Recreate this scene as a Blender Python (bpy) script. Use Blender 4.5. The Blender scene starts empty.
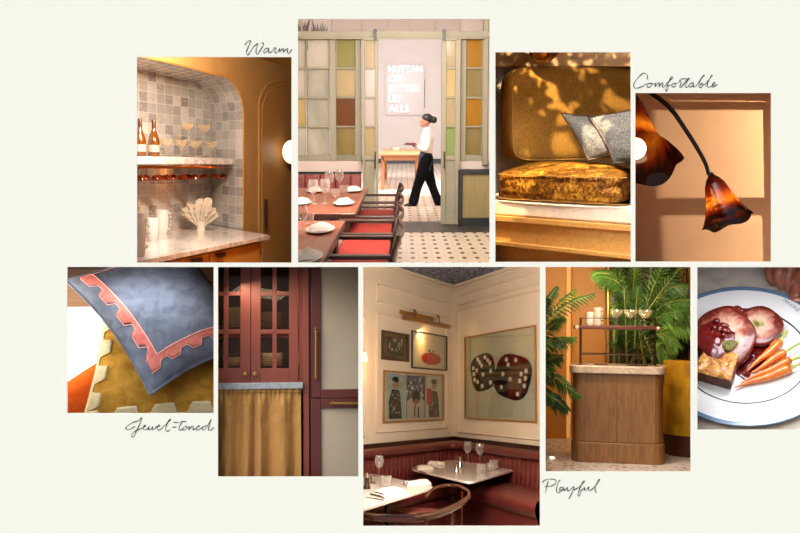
import bpy, math, random
from mathutils import Vector, Matrix, Quaternion
C = bpy.context.scene.collection
U = 0.005          # metres per unit of length used below
F = 1000.0         # focal length, pixels of the 800 wide frame
D = F * U          # distance of the board
PI = math.pi
V = Vector

# ------------------------------------------------------------------ colour and materials
def lin(h):
    if isinstance(h, (tuple, list)): return tuple(h[:3]) + (1,)
    h = h.lstrip('#'); o = []
    for i in (0, 2, 4):
        c = int(h[i:i+2], 16) / 255
        o.append(c / 12.92 if c <= .04045 else ((c + .055) / 1.055) ** 2.4)
    return tuple(o) + (1,)
_M = {}
class NT:
    def __init__(s, name):
        s.m = bpy.data.materials.new(name); s.m.use_nodes = True
        s.t = s.m.node_tree; s.n = s.t.nodes
        s.b = s.n['Principled BSDF']; s.out = s.n['Material Output']
    def add(s, typ, **kw):
        n = s.n.new(typ)
        for k, v in kw.items():
            if k.startswith('i_'): n.inputs[k[2:].replace('_', ' ')].default_value = v
            else: setattr(n, k, v)
        return n
    def link(s, a, b): s.t.links.new(a, b)
    def ramp(s, src, stops, interp='LINEAR'):
        r = s.add('ShaderNodeValToRGB'); r.color_ramp.interpolation = interp
        e = r.color_ramp.elements
        while len(e) < len(stops): e.new(.5)
        for i, (p, c) in enumerate(stops):
            e[i].position = p; e[i].color = lin(c)
        s.link(src, r.inputs[0]); return r.outputs[0]
    def coords(s, kind='Object', scale=(1, 1, 1), rot=(0, 0, 0), loc=(0, 0, 0)):
        tc = s.add('ShaderNodeTexCoord'); mp = s.add('ShaderNodeMapping')
        mp.inputs['Scale'].default_value = scale; mp.inputs['Rotation'].default_value = rot
        mp.inputs['Location'].default_value = loc
        s.link(tc.outputs[kind], mp.inputs[0]); return mp.outputs[0]
    def math(s, op, a, b=None, c=None):
        n = s.add('ShaderNodeMath', operation=op)
        for i, x in enumerate((a, b, c)):
            if x is None: continue
            if isinstance(x, (int, float)): n.inputs[i].default_value = x
            else: s.link(x, n.inputs[i])
        return n.outputs[0]
    def mix(s, f, a, b):
        n = s.add('ShaderNodeMix', data_type='RGBA')
        if isinstance(f, (int, float)): n.inputs[0].default_value = f
        else: s.link(f, n.inputs[0])
        for i, x in ((6, a), (7, b)):
            if isinstance(x, (str, tuple)): n.inputs[i].default_value = lin(x)
            else: s.link(x, n.inputs[i])
        return n.outputs[2]
    def noise(s, vec, scale=5, detail=4, rough=.55, dist=0):
        n = s.add('ShaderNodeTexNoise'); n.inputs['Scale'].default_value = scale
        n.inputs['Detail'].default_value = detail; n.inputs['Roughness'].default_value = rough
        n.inputs['Distortion'].default_value = dist
        if vec is not None: s.link(vec, n.inputs['Vector'])
        return n.outputs['Fac']
    def bump(s, h, strength=.3, dist=.001):
        n = s.add('ShaderNodeBump'); n.inputs['Strength'].default_value = strength
        n.inputs['Distance'].default_value = dist
        s.link(h, n.inputs['Height']); s.link(n.outputs[0], s.b.inputs['Normal']); return n
    def fin(s, rough=.5, metal=0, spec=.5, sheen=0, coat=0, trans=0, emis=None, estr=0, alpha=1, sss=0):
        b = s.b.inputs
        if not b['Roughness'].is_linked: b['Roughness'].default_value = rough
        b['Metallic'].default_value = metal; b['Specular IOR Level'].default_value = spec
        b['Sheen Weight'].default_value = sheen; b['Coat Weight'].default_value = coat
        b['Transmission Weight'].default_value = trans
        if sss: b['Subsurface Weight'].default_value = sss; b['Subsurface Radius'].default_value = (.02, .008, .004)
        if emis: b['Emission Color'].default_value = lin(emis); b['Emission Strength'].default_value = estr
        return s.m
def mat(name, c, c2=None, vs=20, stretch=(1, 1, 1), bump=0, bs=200, bd=.001, pos=(.3, .7), **kw):
    if name in _M: return _M[name]
    t = NT(name)
    if c2:
        t.link(t.ramp(t.noise(t.coords(scale=stretch), vs), [(pos[0], c), (pos[1], c2)]), t.b.inputs['Base Color'])
    else: t.b.inputs['Base Color'].default_value = lin(c)
    if bump: t.bump(t.noise(t.coords(scale=stretch), bs, 3), bump, bd)
    _M[name] = t.fin(**kw); return _M[name]
def wood(name, c1, c2, axis=2, s=14, ratio=9, bump=.15, c3=None, **kw):
    if name in _M: return _M[name]
    t = NT(name); sc = [s * ratio] * 3; sc[axis] = s
    co = t.coords(scale=tuple(sc)); n = t.noise(co, 1, 6, .62, .6)
    st = [(.3, c1), (.7, c2)] if not c3 else [(.28, c1), (.5, c2), (.72, c3)]
    t.link(t.ramp(n, st), t.b.inputs['Base Color']); t.bump(n, bump, .001)
    _M[name] = t.fin(**kw); return _M[name]
def marble(name, base, vein, s=9, amt=.6, **kw):
    if name in _M: return _M[name]
    t = NT(name); co = t.coords()
    a = t.noise(co, s, 8, .65, 1.2); b = t.noise(co, s * .6, 4, .5, 2.5)
    v = t.math('ABSOLUTE', t.math('SUBTRACT', b, .5))
    v = t.math('SUBTRACT', 1, t.math('MULTIPLY', v, 14)); v = t.math('MAXIMUM', v, 0)
    f = t.math('MULTIPLY', t.math('ADD', t.math('MULTIPLY', v, .6), t.math('MULTIPLY', t.math('GREATER_THAN', a, .58), .25)), amt)
    t.link(t.mix(f, base, vein), t.b.inputs['Base Color']); _M[name] = t.fin(**kw); return _M[name]
def fabric(name, c, c2=None, weave=900, bump=.4, vs=30, **kw):
    if name in _M: return _M[name]
    t = NT(name); co = t.coords()
    n = t.noise(co, vs, 5, .6)
    t.link(t.ramp(n, [(.3, c), (.7, c2 or c)]), t.b.inputs['Base Color'])
    w = t.noise(t.coords(scale=(1, .15, .15)), weave, 2); w2 = t.noise(t.coords(scale=(.15, .15, 1)), weave, 2)
    t.bump(t.math('ADD', w, w2), bump, .0015)
    kw.setdefault('rough', .85); kw.setdefault('spec', .2)
    _M[name] = t.fin(**kw); return _M[name]
def glass(name, c='FFFFFF', gloss=.9, tint=1.0, base=.04, ior=1.45, haze=0):
    """thin clear or coloured glass: tinted see-through body with a mirror-like skin at glancing angles"""
    if name in _M: return _M[name]
    t = NT(name); t.n.remove(t.b)
    tr = t.add('ShaderNodeBsdfTransparent'); tr.inputs[0].default_value = lin(c)
    gl = t.add('ShaderNodeBsdfGlossy'); gl.inputs['Roughness'].default_value = .05
    gl.inputs[0].default_value = (gloss, gloss, gloss, 1)
    lw = t.add('ShaderNodeLayerWeight'); lw.inputs[0].default_value = .5
    mx = t.add('ShaderNodeMixShader'); f = t.math('ADD', t.math('MULTIPLY', t.math('POWER', lw.outputs['Facing'], 3.5), .75), base * .6)
    t.link(f, mx.inputs[0]); t.link(tr.outputs[0], mx.inputs[1]); t.link(gl.outputs[0], mx.inputs[2])
    o_ = mx.outputs[0]
    if haze:
        df = t.add('ShaderNodeBsdfDiffuse'); df.inputs[0].default_value = lin(c); m2 = t.add('ShaderNodeMixShader')
        t.link(t.math('ADD', t.math('MULTIPLY', lw.outputs['Facing'], haze * 1.6), haze * .3), m2.inputs[0]); t.link(o_, m2.inputs[1]); t.link(df.outputs[0], m2.inputs[2]); o_ = m2.outputs[0]
    t.link(o_, t.out.inputs[0]); _M[name] = t.m; return t.m
def translucent(name, c, c2, body=.5, rough=.1, vs=30):
    """coloured glass that glows when light passes: diffuse + translucent under a gloss coat"""
    if name in _M: return _M[name]
    t = NT(name); col = t.ramp(t.noise(t.coords(), vs, 4), [(.3, c), (.7, c2)])
    tl = t.add('ShaderNodeBsdfTranslucent'); t.link(col, tl.inputs[0])
    t.link(col, t.b.inputs['Base Color']); t.fin(rough=rough, spec=.6, coat=.5)
    mx = t.add('ShaderNodeMixShader'); mx.inputs[0].default_value = body
    t.link(t.b.outputs[0], mx.inputs[1]); t.link(tl.outputs[0], mx.inputs[2]); t.link(mx.outputs[0], t.out.inputs[0])
    _M[name] = t.m; return t.m
def tiles(name, size, gap, cols, grout, rough=.25, var=.15, **kw):
    """rectangular glazed tiles on UV coordinates (UVs are in units)"""
    if name in _M: return _M[name]
    t = NT(name); uv = t.add('ShaderNodeTexCoord').outputs['UV']
    sp = t.add('ShaderNodeSeparateXYZ'); t.link(uv, sp.inputs[0])
    u = t.math('DIVIDE', sp.outputs[0], size[0]); v = t.math('DIVIDE', sp.outputs[1], size[1])
    fu, fv = t.math('FLOOR', u), t.math('FLOOR', v)
    cb = t.add('ShaderNodeCombineXYZ'); t.link(fu, cb.inputs[0]); t.link(fv, cb.inputs[1])
    wn = t.add('ShaderNodeTexWhiteNoise', noise_dimensions='2D'); t.link(cb.outputs[0], wn.inputs['Vector'])
    rnd = t.math('ADD', wn.outputs['Value'], t.math('MULTIPLY', t.math('SUBTRACT', t.noise(uv, .25, 4), .5), var * 2))
    n = len(cols); c = t.ramp(rnd, [(i / max(1, n - 1), x) for i, x in enumerate(cols)])
    du = t.math('ABSOLUTE', t.math('SUBTRACT', t.math('SUBTRACT', u, fu), .5))
    dv = t.math('ABSOLUTE', t.math('SUBTRACT', t.math('SUBTRACT', v, fv), .5))
    g = t.math('GREATER_THAN', t.math('MAXIMUM', du, dv), .5 - gap)
    t.link(t.mix(g, c, grout), t.b.inputs['Base Color'])
    t.link(t.math('ADD', t.math('MULTIPLY', g, .5), rough), t.b.inputs['Roughness'])
    h = t.math('SUBTRACT', t.math('MULTIPLY', t.noise(uv, .12, 2), .6), g); t.bump(h, .25, .003)
    _M[name] = t.fin(**kw); return _M[name]

# ------------------------------------------------------------------ frames of reference, one for each picture's place
class Fr:
    def __init__(s, px, py, fp=None):
        d = V((px - 400, F, 266.5 - py)); s.L = d.length; s.O = d.copy()
        y = d / s.L; x = V((y.y, -y.x, 0)).normalized(); z = x.cross(y)
        s.R = Matrix((x, y, z)).transposed(); s.K = s.L / fp if fp else 1.0
        s.f = s.L / s.K; s.clip = None; s.mid = (px, py)
    def fence(s, rect, sides='lrtb'):
        e = 1.3; l, r, t, b = rect; s.mid = ((l + r) / 2, (t + b) / 2)
        s.clip = [l - e if 'l' in sides else None, r + e if 'r' in sides else None, t - e if 't' in sides else None, b + e if 'b' in sides else None]; return s
    def w(s, p): return (s.O + s.R @ V((p[0], p[1] * s.K, p[2]))) * U
    def ray(s, px, py):
        d = s.R.transposed() @ V((px - 400, F, 266.5 - py)); return V((d.x, d.y / s.K, d.z))
    def hit(s, px, py, pt, n):
        d = s.ray(px, py); c = V((0, -s.f, 0)); n = V(n)
        return c + d * ((V(pt) - c).dot(n) / d.dot(n))
    def at(s, px, py, x=None, y=None, z=None):
        if y is not None: return s.hit(px, py, (0, y, 0), (0, 1, 0))
        if z is not None: return s.hit(px, py, (0, 0, z), (0, 0, 1))
        return s.hit(px, py, (x, 0, 0), (1, 0, 0))
    def px(s, p):
        q = s.O + s.R @ V((p[0], p[1] * s.K, p[2])); return (400 + q.x / q.y * F, 266.5 - q.z / q.y * F)
    def k(s, y): return (s.f + y) / s.f
def rotz(a): return Matrix.Rotation(a, 3, 'Z')
def rotx(a): return Matrix.Rotation(a, 3, 'X')
def roty(a): return Matrix.Rotation(a, 3, 'Y')

class MB:
    """collects shapes, builds them as one mesh"""
    def __init__(s, fr): s.fr = fr; s.v = []; s.f = []; s.uv = {}; s.M = None; s.c = V((0, 0, 0)); s.comp = False; s.mi = 0; s.fm = []
    def set(s, c=(0, 0, 0), M=None, comp=True): s.c = V(c); s.M = M; s.comp = comp; return s
    def P(s, p):
        p = V(p)
        if s.M is not None: p = s.M @ p
        if s.comp: p = V((p.x, p.y / s.fr.K, p.z))
        return s.c + p
    def add(s, vs, fs, uvs=None):
        b = len(s.v); s.v += [s.P(p) for p in vs]
        for i, f in enumerate(fs):
            if uvs: s.uv[len(s.f)] = [uvs[j] for j in f]
            s.f.append([b + j for j in f]); s.fm.append(s.mi)
        return s
    def box(s, lo, hi):
        x0, y0, z0 = lo; x1, y1, z1 = hi
        return s.add([(x0, y0, z0), (x1, y0, z0), (x1, y1, z0), (x0, y1, z0), (x0, y0, z1), (x1, y0, z1), (x1, y1, z1), (x0, y1, z1)],
                     [(0, 3, 2, 1), (4, 5, 6, 7), (0, 1, 5, 4), (1, 2, 6, 5), (2, 3, 7, 6), (3, 0, 4, 7)])
    def cbox(s, c, size): h = V(size) / 2; c = V(c); return s.box(c - h, c + h)
    def bar(s, a, b, w, h, up=(0, 0, 1)):
        a, b = V(a), V(b); d = (b - a).normalized(); x = d.cross(V(up)).normalized() * w / 2; z = x.cross(d).normalized() * h / 2
        vs = [p + i * x + j * z for p in (a, b) for i, j in ((-1, -1), (1, -1), (1, 1), (-1, 1))]
        return s.add(vs, [(0, 1, 2, 3), (7, 6, 5, 4), (0, 4, 5, 1), (1, 5, 6, 2), (2, 6, 7, 3), (3, 7, 4, 0)])
    def tube(s, pts, r, n=8, closed=False, flat=1.0, caps=True):
        pts = [V(p) for p in pts]; m = len(pts); rr = r if isinstance(r, (list, tuple)) else [r] * m
        vs = []; up = None
        for i, p in enumerate(pts):
            a = pts[i - 1] if (i or closed) else p; b = pts[(i + 1) % m] if (i < m - 1 or closed) else p
            d = (b - a).normalized()
            if up is None: up = V((0, 0, 1)) if abs(d.z) < .9 else V((1, 0, 0))
            x = d.cross(up).normalized(); up = x.cross(d).normalized()
            for k in range(n):
                t = 2 * PI * k / n; vs.append(p + rr[i] * (math.cos(t) * x + math.sin(t) * up * flat))
        fs = []
        for i in range(m if closed else m - 1):
            j = (i + 1) % m
            for k in range(n): fs.append((i * n + k, i * n + (k + 1) % n, j * n + (k + 1) % n, j * n + k))
        if not closed and caps: fs += [tuple(range(n))[::-1], tuple((m - 1) * n + k for k in range(n))]
        return s.add(vs, fs)
    def lathe(s, prof, n=20, sq=1.0, wob=None, caps=True):
        vs = []; m = len(prof)
        for r, z in prof:
            for k in range(n):
                t = 2 * PI * k / n; w = wob(t, z) if wob else 1; vs.append((r * w * math.cos(t), r * w * math.sin(t) * sq, z))
        fs = [(i * n + k, i * n + (k + 1) % n, (i + 1) * n + (k + 1) % n, (i + 1) * n + k) for i in range(m - 1) for k in range(n)]
        if caps and prof[0][0] > 1e-6: fs.append(tuple(range(n))[::-1])
        if caps and prof[-1][0] > 1e-6: fs.append(tuple((m - 1) * n + k for k in range(n)))
        return s.add(vs, fs)
    def ball(s, c, r, n=14, sc=(1, 1, 1)):
        m = n // 2 + 1; vs = []; c = V(c)
        for i in range(m):
            a = PI * i / (m - 1)
            for k in range(n):
                t = 2 * PI * k / n; vs.append(c + V((math.sin(a) * math.cos(t) * sc[0], math.sin(a) * math.sin(t) * sc[1], -math.cos(a) * sc[2])) * r)
        return s.add(vs, [(i * n + k, i * n + (k + 1) % n, (i + 1) * n + (k + 1) % n, (i + 1) * n + k) for i in range(m - 1) for k in range(n)])
    def prism(s, poly, a, b):
        """poly: 3D points of the front outline; extruded by vector b (a is ignored offset)"""
        poly = [V(p) + V(a) for p in poly]; n = len(poly); b = V(b)
        return s.add(poly + [p + b for p in poly], [tuple(range(n)), tuple(range(2 * n - 1, n - 1, -1))] + [(i, n + i, n + (i + 1) % n, (i + 1) % n) for i in range(n)])
    def grid(s, fn, nu, nv, uvfn=None, closeu=False, closev=False):
        vs = []; uvs = []
        for i in range(nu + (0 if closeu else 1)):
            for j in range(nv + (0 if closev else 1)):
                vs.append(fn(i / nu, j / nv)); uvs.append(uvfn(i / nu, j / nv) if uvfn else (i / nu, j / nv))
        W = nv + (0 if closev else 1); Hn = nu + (0 if closeu else 1)
        fs = [(i * W + j, ((i + 1) % Hn) * W + j, ((i + 1) % Hn) * W + (j + 1) % W, i * W + (j + 1) % W) for i in range(nu) for j in range(nv)]
        return s.add(vs, fs, uvs)
    def build(s, name, m, parent=None, bev=0, seg=2, smooth=35, solid=0, sub=0, fixn=True, noclip=False):
        fr = s.fr; org = V((0, 0, 0))
        root = parent
        if root is not None:
            while root.parent is not None: root = root.parent
            org = V(root['_o'])
        me = bpy.data.meshes.new(name)
        S = lambda p: V(((p.x - org.x), (p.y - org.y) * fr.K, (p.z - org.z))) * U
        vs = [S(p) for p in s.v]
        own = None
        if root is None:
            lo = [min(v[i] for v in vs) for i in range(3)]; hi = [max(v[i] for v in vs) for i in range(3)]
            own = V(((lo[0] + hi[0]) / 2, (lo[1] + hi[1]) / 2, lo[2])); vs = [v - own for v in vs]
        me.from_pydata(vs, [], s.f)
        if s.uv:
            ul = me.uv_layers.new(name='UVMap')
            for pi, p in enumerate(me.polygons):
                if pi in s.uv:
                    for li, q in zip(p.loop_indices, s.uv[pi]): ul.data[li].uv = q
        if fr.clip and not noclip:
            import bmesh
            bm = bmesh.new(); bm.from_mesh(me); off = own if own is not None else V((0, 0, 0))
            to = lambda wp: fr.R.transposed() @ (wp / U - fr.O) * U - V((org.x, org.y * fr.K, org.z)) * U - off
            cam0 = to(V((0, 0, 0))); pl = []
            for i, e in enumerate(fr.clip):
                if e is None: continue
                g = V((1, 0, 0)) if i < 2 else V((0, 0, 1))
                a = V((e - 400, F, 0)) if i < 2 else V((0, F, 266.5 - e)); nn = a.cross(V((0, 0, 1)) if i < 2 else V((1, 0, 0)))
                if i < 2: nn = nn * (1 if (nn.dot(V((fr.mid[0] - 400, F, 0))) < 0) else -1)
                else: nn = nn * (1 if (nn.dot(V((0, F, 266.5 - fr.mid[1]))) < 0) else -1)
                pl.append((cam0, fr.R.transposed() @ nn.normalized()))
            pl.append((to(V((0, F + 1.6, 0)) * U), fr.R.transposed() @ V((0, -1, 0))))
            for pc, pn in pl:
                if all((v.co - pc).dot(pn) <= 1e-6 for v in bm.verts): continue
                r = bmesh.ops.bisect_plane(bm, geom=bm.verts[:] + bm.edges[:] + bm.faces[:], dist=1e-6, plane_co=pc, plane_no=pn, clear_outer=True)
                if not solid:
                    ed = [e for e in r['geom_cut'] if isinstance(e, bmesh.types.BMEdge) and e.is_valid and e.is_boundary]
                    if ed:
                        try: bmesh.ops.holes_fill(bm, edges=ed, sides=0)
                        except Exception: pass
            empty = len(bm.faces) == 0
            if not empty: bm.to_mesh(me)
            bm.free()
            if empty:
                bpy.data.meshes.remove(me); return None
        ms = m if isinstance(m, (list, tuple)) else [m]
        for x in ms: me.materials.append(x)
        if len(ms) > 1 and len(s.fm) == len(me.polygons): me.polygons.foreach_set('material_index', s.fm)
        me.update()
        if fixn:
            import bmesh
            bm = bmesh.new(); bm.from_mesh(me); bmesh.ops.recalc_face_normals(bm, faces=bm.faces); bm.to_mesh(me); bm.free()
        if smooth:
            me.polygons.foreach_set('use_smooth', [True] * len(me.polygons))
            me.set_sharp_from_angle(angle=math.radians(smooth))
        o = bpy.data.objects.new(name, me); C.objects.link(o)
        if solid:
            q = o.modifiers.new('s', 'SOLIDIFY'); q.thickness = solid * U; q.offset = 0
        if sub:
            q = o.modifiers.new('u', 'SUBSURF'); q.levels = sub; q.render_levels = sub
        if bev:
            q = o.modifiers.new('b', 'BEVEL'); q.width = bev * U; q.segments = seg; q.limit_method = 'ANGLE'; q.angle_limit = math.radians(40)
        if parent is not None: o.parent = parent
        else:
            o.matrix_world = Matrix.Translation(fr.w((0, 0, 0)) + fr.R @ own) @ fr.R.to_4x4()
        return o
_keep = []
def tag(o, label=None, cat=None, group=None, kind=None):
    if o is None: return None
    if label: o['label'] = label
    if cat: o['category'] = cat
    if group: o['group'] = group
    if kind: o['kind'] = kind
    return o
def thing(fr, name, label, cat, loc, group=None):
    o = bpy.data.objects.new(name, None); C.objects.link(o); o.empty_display_size = .02
    o.matrix_world = Matrix.Translation(fr.w(loc)) @ fr.R.to_4x4(); o['_o'] = list(loc); _keep.append(o)
    return tag(o, label, cat, group)
def dup(fr, root, loc, label=None, rz=0, scale=None, group=None, extra=None):
    def cp(o, par):
        c = o.copy(); C.objects.link(c)
        if par is not None: c.parent = par
        for ch in kids.get(o.name, []): cp(ch, c)
        return c
    kids = {}
    for o in root.children_recursive: kids.setdefault(o.parent.name, []).append(o)
    r = cp(root, None)
    r.matrix_world = Matrix.Translation(fr.w(loc)) @ fr.R.to_4x4() @ Matrix.Rotation(rz, 4, 'Z') @ (extra or Matrix.Identity(4)) @ Matrix.Diagonal(V((scale or (1, 1, 1))).to_4d() if not isinstance(scale, (int, float)) else V((scale, scale, scale, 1)))
    if label: r['label'] = label
    if group: r['group'] = group
    return r
def struct(o):
    if o is None: return None
    o['kind'] = 'structure'; return o
def frustum(name, rect, t1, m, off=(0, 0, 0, 0), t0=1.004, sides='lrtb', back=True):
    """the closed stage behind one opening, rect = left, right, top, bottom; off = extra room outside the view on each side"""
    l, r, t, b = rect; l -= 1.6 + off[0]; r += 1.6 + off[1]; t -= 1.6 + off[2]; b += 1.6 + off[3]
    fr = Fr(400, 266.5)
    def q(px, py, tt): return V(((px - 400) * tt, (tt - 1) * F, (266.5 - py) * tt))
    n0 = [q(l, t, t0), q(r, t, t0), q(r, b, t0), q(l, b, t0)]; n1 = [q(l, t, t1), q(r, t, t1), q(r, b, t1), q(l, b, t1)]
    for nm, i, j in (('wall_left', 0, 3), ('wall_right', 1, 2), ('ceiling', 0, 1), ('floor', 3, 2)):
        if {'wall_left': 'l', 'wall_right': 'r', 'ceiling': 't', 'floor': 'b'}[nm] not in sides: continue
        mb = MB(fr); mb.add([n0[i], n0[j], n1[j], n1[i]], [(0, 1, 2, 3)]); struct(mb.build(nm, m, smooth=0, solid=.6, fixn=False))
    if back:
        mb = MB(fr); mb.add(n1, [(0, 1, 2, 3)]); struct(mb.build('wall_back', m, smooth=0, solid=.6, fixn=False))
def light(fr, loc, target, size, watt, col='FFFFFF', kind='AREA', size2=None, spot=None, blend=.3, name='stage_light', spread=None):  # mostly unseen lamps, added inside the stages to brighten them
    L = bpy.data.lights.new(name, kind); L.energy = watt; L.color = lin(col)[:3]
    if kind == 'AREA':
        L.shape = 'RECTANGLE'; L.size = size * U; L.size_y = (size2 or size) * U
        if spread: L.spread = spread
    elif kind == 'SUN': L.angle = size
    else: L.shadow_soft_size = size * U
    if spot: L.spot_size = spot; L.spot_blend = blend
    o = bpy.data.objects.new(name, L); C.objects.link(o)
    a, b = fr.w(loc), fr.w(target); o.location = a; o.rotation_euler = (b - a).to_track_quat('-Z', 'Y').to_euler(); return o
def text_mb(mb, s, size, c, M=None, extrude=.3, align='CENTER', spacing=1.0, bevel=0, line=1.0):
    """adds lettering (in the x-z plane) to a mesh builder"""
    cu = bpy.data.curves.new('t', 'FONT'); cu.body = s; cu.size = size; cu.extrude = extrude; cu.align_x = align; cu.space_character = spacing
    cu.offset = bevel; cu.space_line = line; cu.resolution_u = 3
    ob = bpy.data.objects.new('t', cu); C.objects.link(ob)
    dg = bpy.context.evaluated_depsgraph_get(); me = bpy.data.meshes.new_from_object(ob.evaluated_get(dg))
    old = (mb.c, mb.M, mb.comp); mb.set(c, M, mb.comp)
    mb.add([(v.co.x, -v.co.z, v.co.y) for v in me.vertices], [tuple(p.vertices) for p in me.polygons])
    mb.c, mb.M, mb.comp = old
    bpy.data.objects.remove(ob); bpy.data.meshes.remove(me); bpy.data.curves.remove(cu)
def bez(pts, n=6):
    """smooth curve through points (Catmull-Rom)"""
    pts = [V(p) for p in pts]; o = []
    for i in range(len(pts) - 1):
        a = pts[max(i - 1, 0)]; b = pts[i]; c = pts[i + 1]; d = pts[min(i + 2, len(pts) - 1)]
        for k in range(n):
            t = k / n; o.append(.5 * ((2 * b) + (c - a) * t + (2 * a - 5 * b + 4 * c - d) * t * t + (3 * b - a - 3 * c + d) * t ** 3))
    o.append(pts[-1]); return o
def vnoise(*a):
    from mathutils import noise
    return noise.noise(V((a + (0, 0, 0))[:3]))

# ------------------------------------------------------------------ camera, world
RECTS = dict(bar=(137, 291.5, 57, 262.5), hall=(298, 489.6, 19, 262.5), sofa=(495.4, 631, 52.2, 261.8), lamp=(635.4, 771.2, 93, 261.5),
             pillows=(67.3, 213.6, 267, 413.2), kitchen=(218, 358.3, 267, 476.6), corner=(363.2, 540, 267, 526), trolley=(545.6, 690.8, 267, 471.5),
             dish=(697.4, 842, 267.2, 429.8))
sc = bpy.context.scene
cam = bpy.data.cameras.new('camera'); co = bpy.data.objects.new('camera', cam); C.objects.link(co); sc.camera = co
cam.sensor_width = 36; cam.lens = 36 * F / 800; co.rotation_euler = (PI / 2, 0, 0); cam.clip_start = .05; cam.clip_end = 200
w = bpy.data.worlds.new('world'); sc.world = w; w.use_nodes = True
w.node_tree.nodes['Background'].inputs[0].default_value = (1, 1, 1, 1); # even world light plus a broad bright lobe added high on the left
_t = w.node_tree; _g = _t.nodes.new('ShaderNodeTexCoord'); _d = _t.nodes.new('ShaderNodeVectorMath'); _d.operation = 'DOT_PRODUCT'
_d.inputs[1].default_value = V((-.52, -.55, .65)).normalized(); _t.links.new(_g.outputs['Generated'], _d.inputs[0])
def _wm(op, a, b):
    n = _t.nodes.new('ShaderNodeMath'); n.operation = op
    for i, x in enumerate((a, b)):
        if isinstance(x, (int, float)): n.inputs[i].default_value = x
        else: _t.links.new(x, n.inputs[i])
    return n.outputs[0]
WA, WB = .43, .60 / (2 / 13 * .55)
_s = _wm('ADD', _wm('MULTIPLY', _wm('POWER', _wm('MAXIMUM', _d.outputs['Value'], 0), 12), WB), WA)
_t.links.new(_s, _t.nodes['Background'].inputs[1])
vs = sc.view_settings; vs.view_transform = 'Standard'; vs.look = 'None'; vs.exposure = 0; vs.gamma = 1
sc.cycles.max_bounces = 8; sc.cycles.transparent_max_bounces = 24; sc.cycles.caustics_reflective = False; sc.cycles.caustics_refractive = False
try: sc.cycles.use_denoising = True; sc.cycles.sample_clamp_indirect = 4
except Exception: pass

# ------------------------------------------------------------------ the board with its openings
def build_board():
    fr = Fr(400, 266.5)
    xs = sorted({-150, 950} | {x for r in RECTS.values() for x in r[:2]}); ys = sorted({-120, 660} | {y for r in RECTS.values() for y in r[2:]})
    idx = {}; vs = []; fs = []
    def vi(i, j):
        if (i, j) not in idx: idx[(i, j)] = len(vs); vs.append(V((xs[i] - 400, 0, 266.5 - ys[j])))
        return idx[(i, j)]
    for i in range(len(xs) - 1):
        for j in range(len(ys) - 1):
            cx, cy = (xs[i] + xs[i + 1]) / 2, (ys[j] + ys[j + 1]) / 2
            if any(l < cx < r and t < cy < b for l, r, t, b in RECTS.values()): continue
            fs.append((vi(i, j), vi(i + 1, j), vi(i + 1, j + 1), vi(i, j + 1)))
    mb = MB(fr); mb.add(vs, fs)
    o = mb.build('wall_front', mat('board cream paint', (.95, .945, .845), rough=.9, spec=.0), smooth=0, fixn=False)
    q = o.modifiers.new('s', 'SOLIDIFY'); q.thickness = 1.2 * U; q.offset = 1 if o.data.polygons[0].normal.y > 0 else -1
    struct(o)
build_board()
_blk = Fr(400, 266.5)
def script(word, strokes, label, x0, y0, s, m=None):
    mb = MB(_blk)
    for st in strokes:
        pts = bez([(x0 + x * s - 400, -.25, 266.5 - (y0 + y * s)) for x, y in st], 4)
        n = len(pts); mb.tube(pts, [.33 + .12 * math.sin(i * .7) for i in range(n)], 6)
    o = mb.build('handwritten_word', mat('pencil grey ink', '3A3A38', rough=.8, spec=.1)); tag(o, label, 'lettering', 'handwritten words on the board')
script('Warm', [[(115, 112), (125, 95), (150, 70), (178, 68), (165, 105), (140, 160), (128, 205), (145, 228), (175, 190), (215, 130), (262, 98), (245, 150), (240, 200), (255, 222), (290, 170), (325, 115), (322, 90), (300, 95)],
    [(385, 155), (355, 152), (328, 180), (335, 203), (365, 190), (388, 158), (380, 190), (392, 203), (425, 185), (448, 150), (470, 150), (455, 180), (462, 206), (490, 190), (512, 155), (510, 195), (535, 165), (555, 155), (550, 195), (580, 165), (602, 155), (598, 190), (612, 213), (650, 165)]],
    'grey handwritten word Warm above the tiled bar picture', 235, 35, .0875)
script('Comfortable', [[(175, 90), (180, 65), (160, 42), (130, 50), (90, 95), (68, 135), (78, 160), (110, 158), (150, 140), (175, 125)],
    [(205, 120), (185, 125), (175, 145), (190, 155), (212, 140), (210, 122), (235, 130), (245, 120), (240, 150), (262, 122), (275, 122), (270, 150), (292, 120), (305, 122), (298, 145), (310, 153), (345, 110), (380, 80), (372, 70), (350, 105), (325, 170), (330, 183), (345, 160), (340, 140), (365, 138), (390, 122), (375, 135), (378, 152), (400, 145), (405, 122), (392, 122), (425, 118), (440, 95), (445, 112), (450, 120), (435, 150), (450, 152), (490, 100), (512, 78), (495, 110), (480, 145), (492, 155), (515, 135)],
    [(445, 88), (480, 86), (520, 88)],
    [(550, 120), (525, 122), (512, 145), (528, 152), (548, 125), (545, 150), (570, 140), (610, 80), (635, 58), (625, 60), (600, 100), (590, 145), (605, 155), (625, 135), (615, 120), (600, 135), (640, 130), (680, 80), (698, 60), (688, 62), (665, 110), (655, 145), (668, 155), (700, 140), (722, 120), (710, 115), (695, 140), (705, 152), (740, 130)]],
    'grey handwritten word Comfortable above the amber lamp picture', 625, 68, .125)
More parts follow.
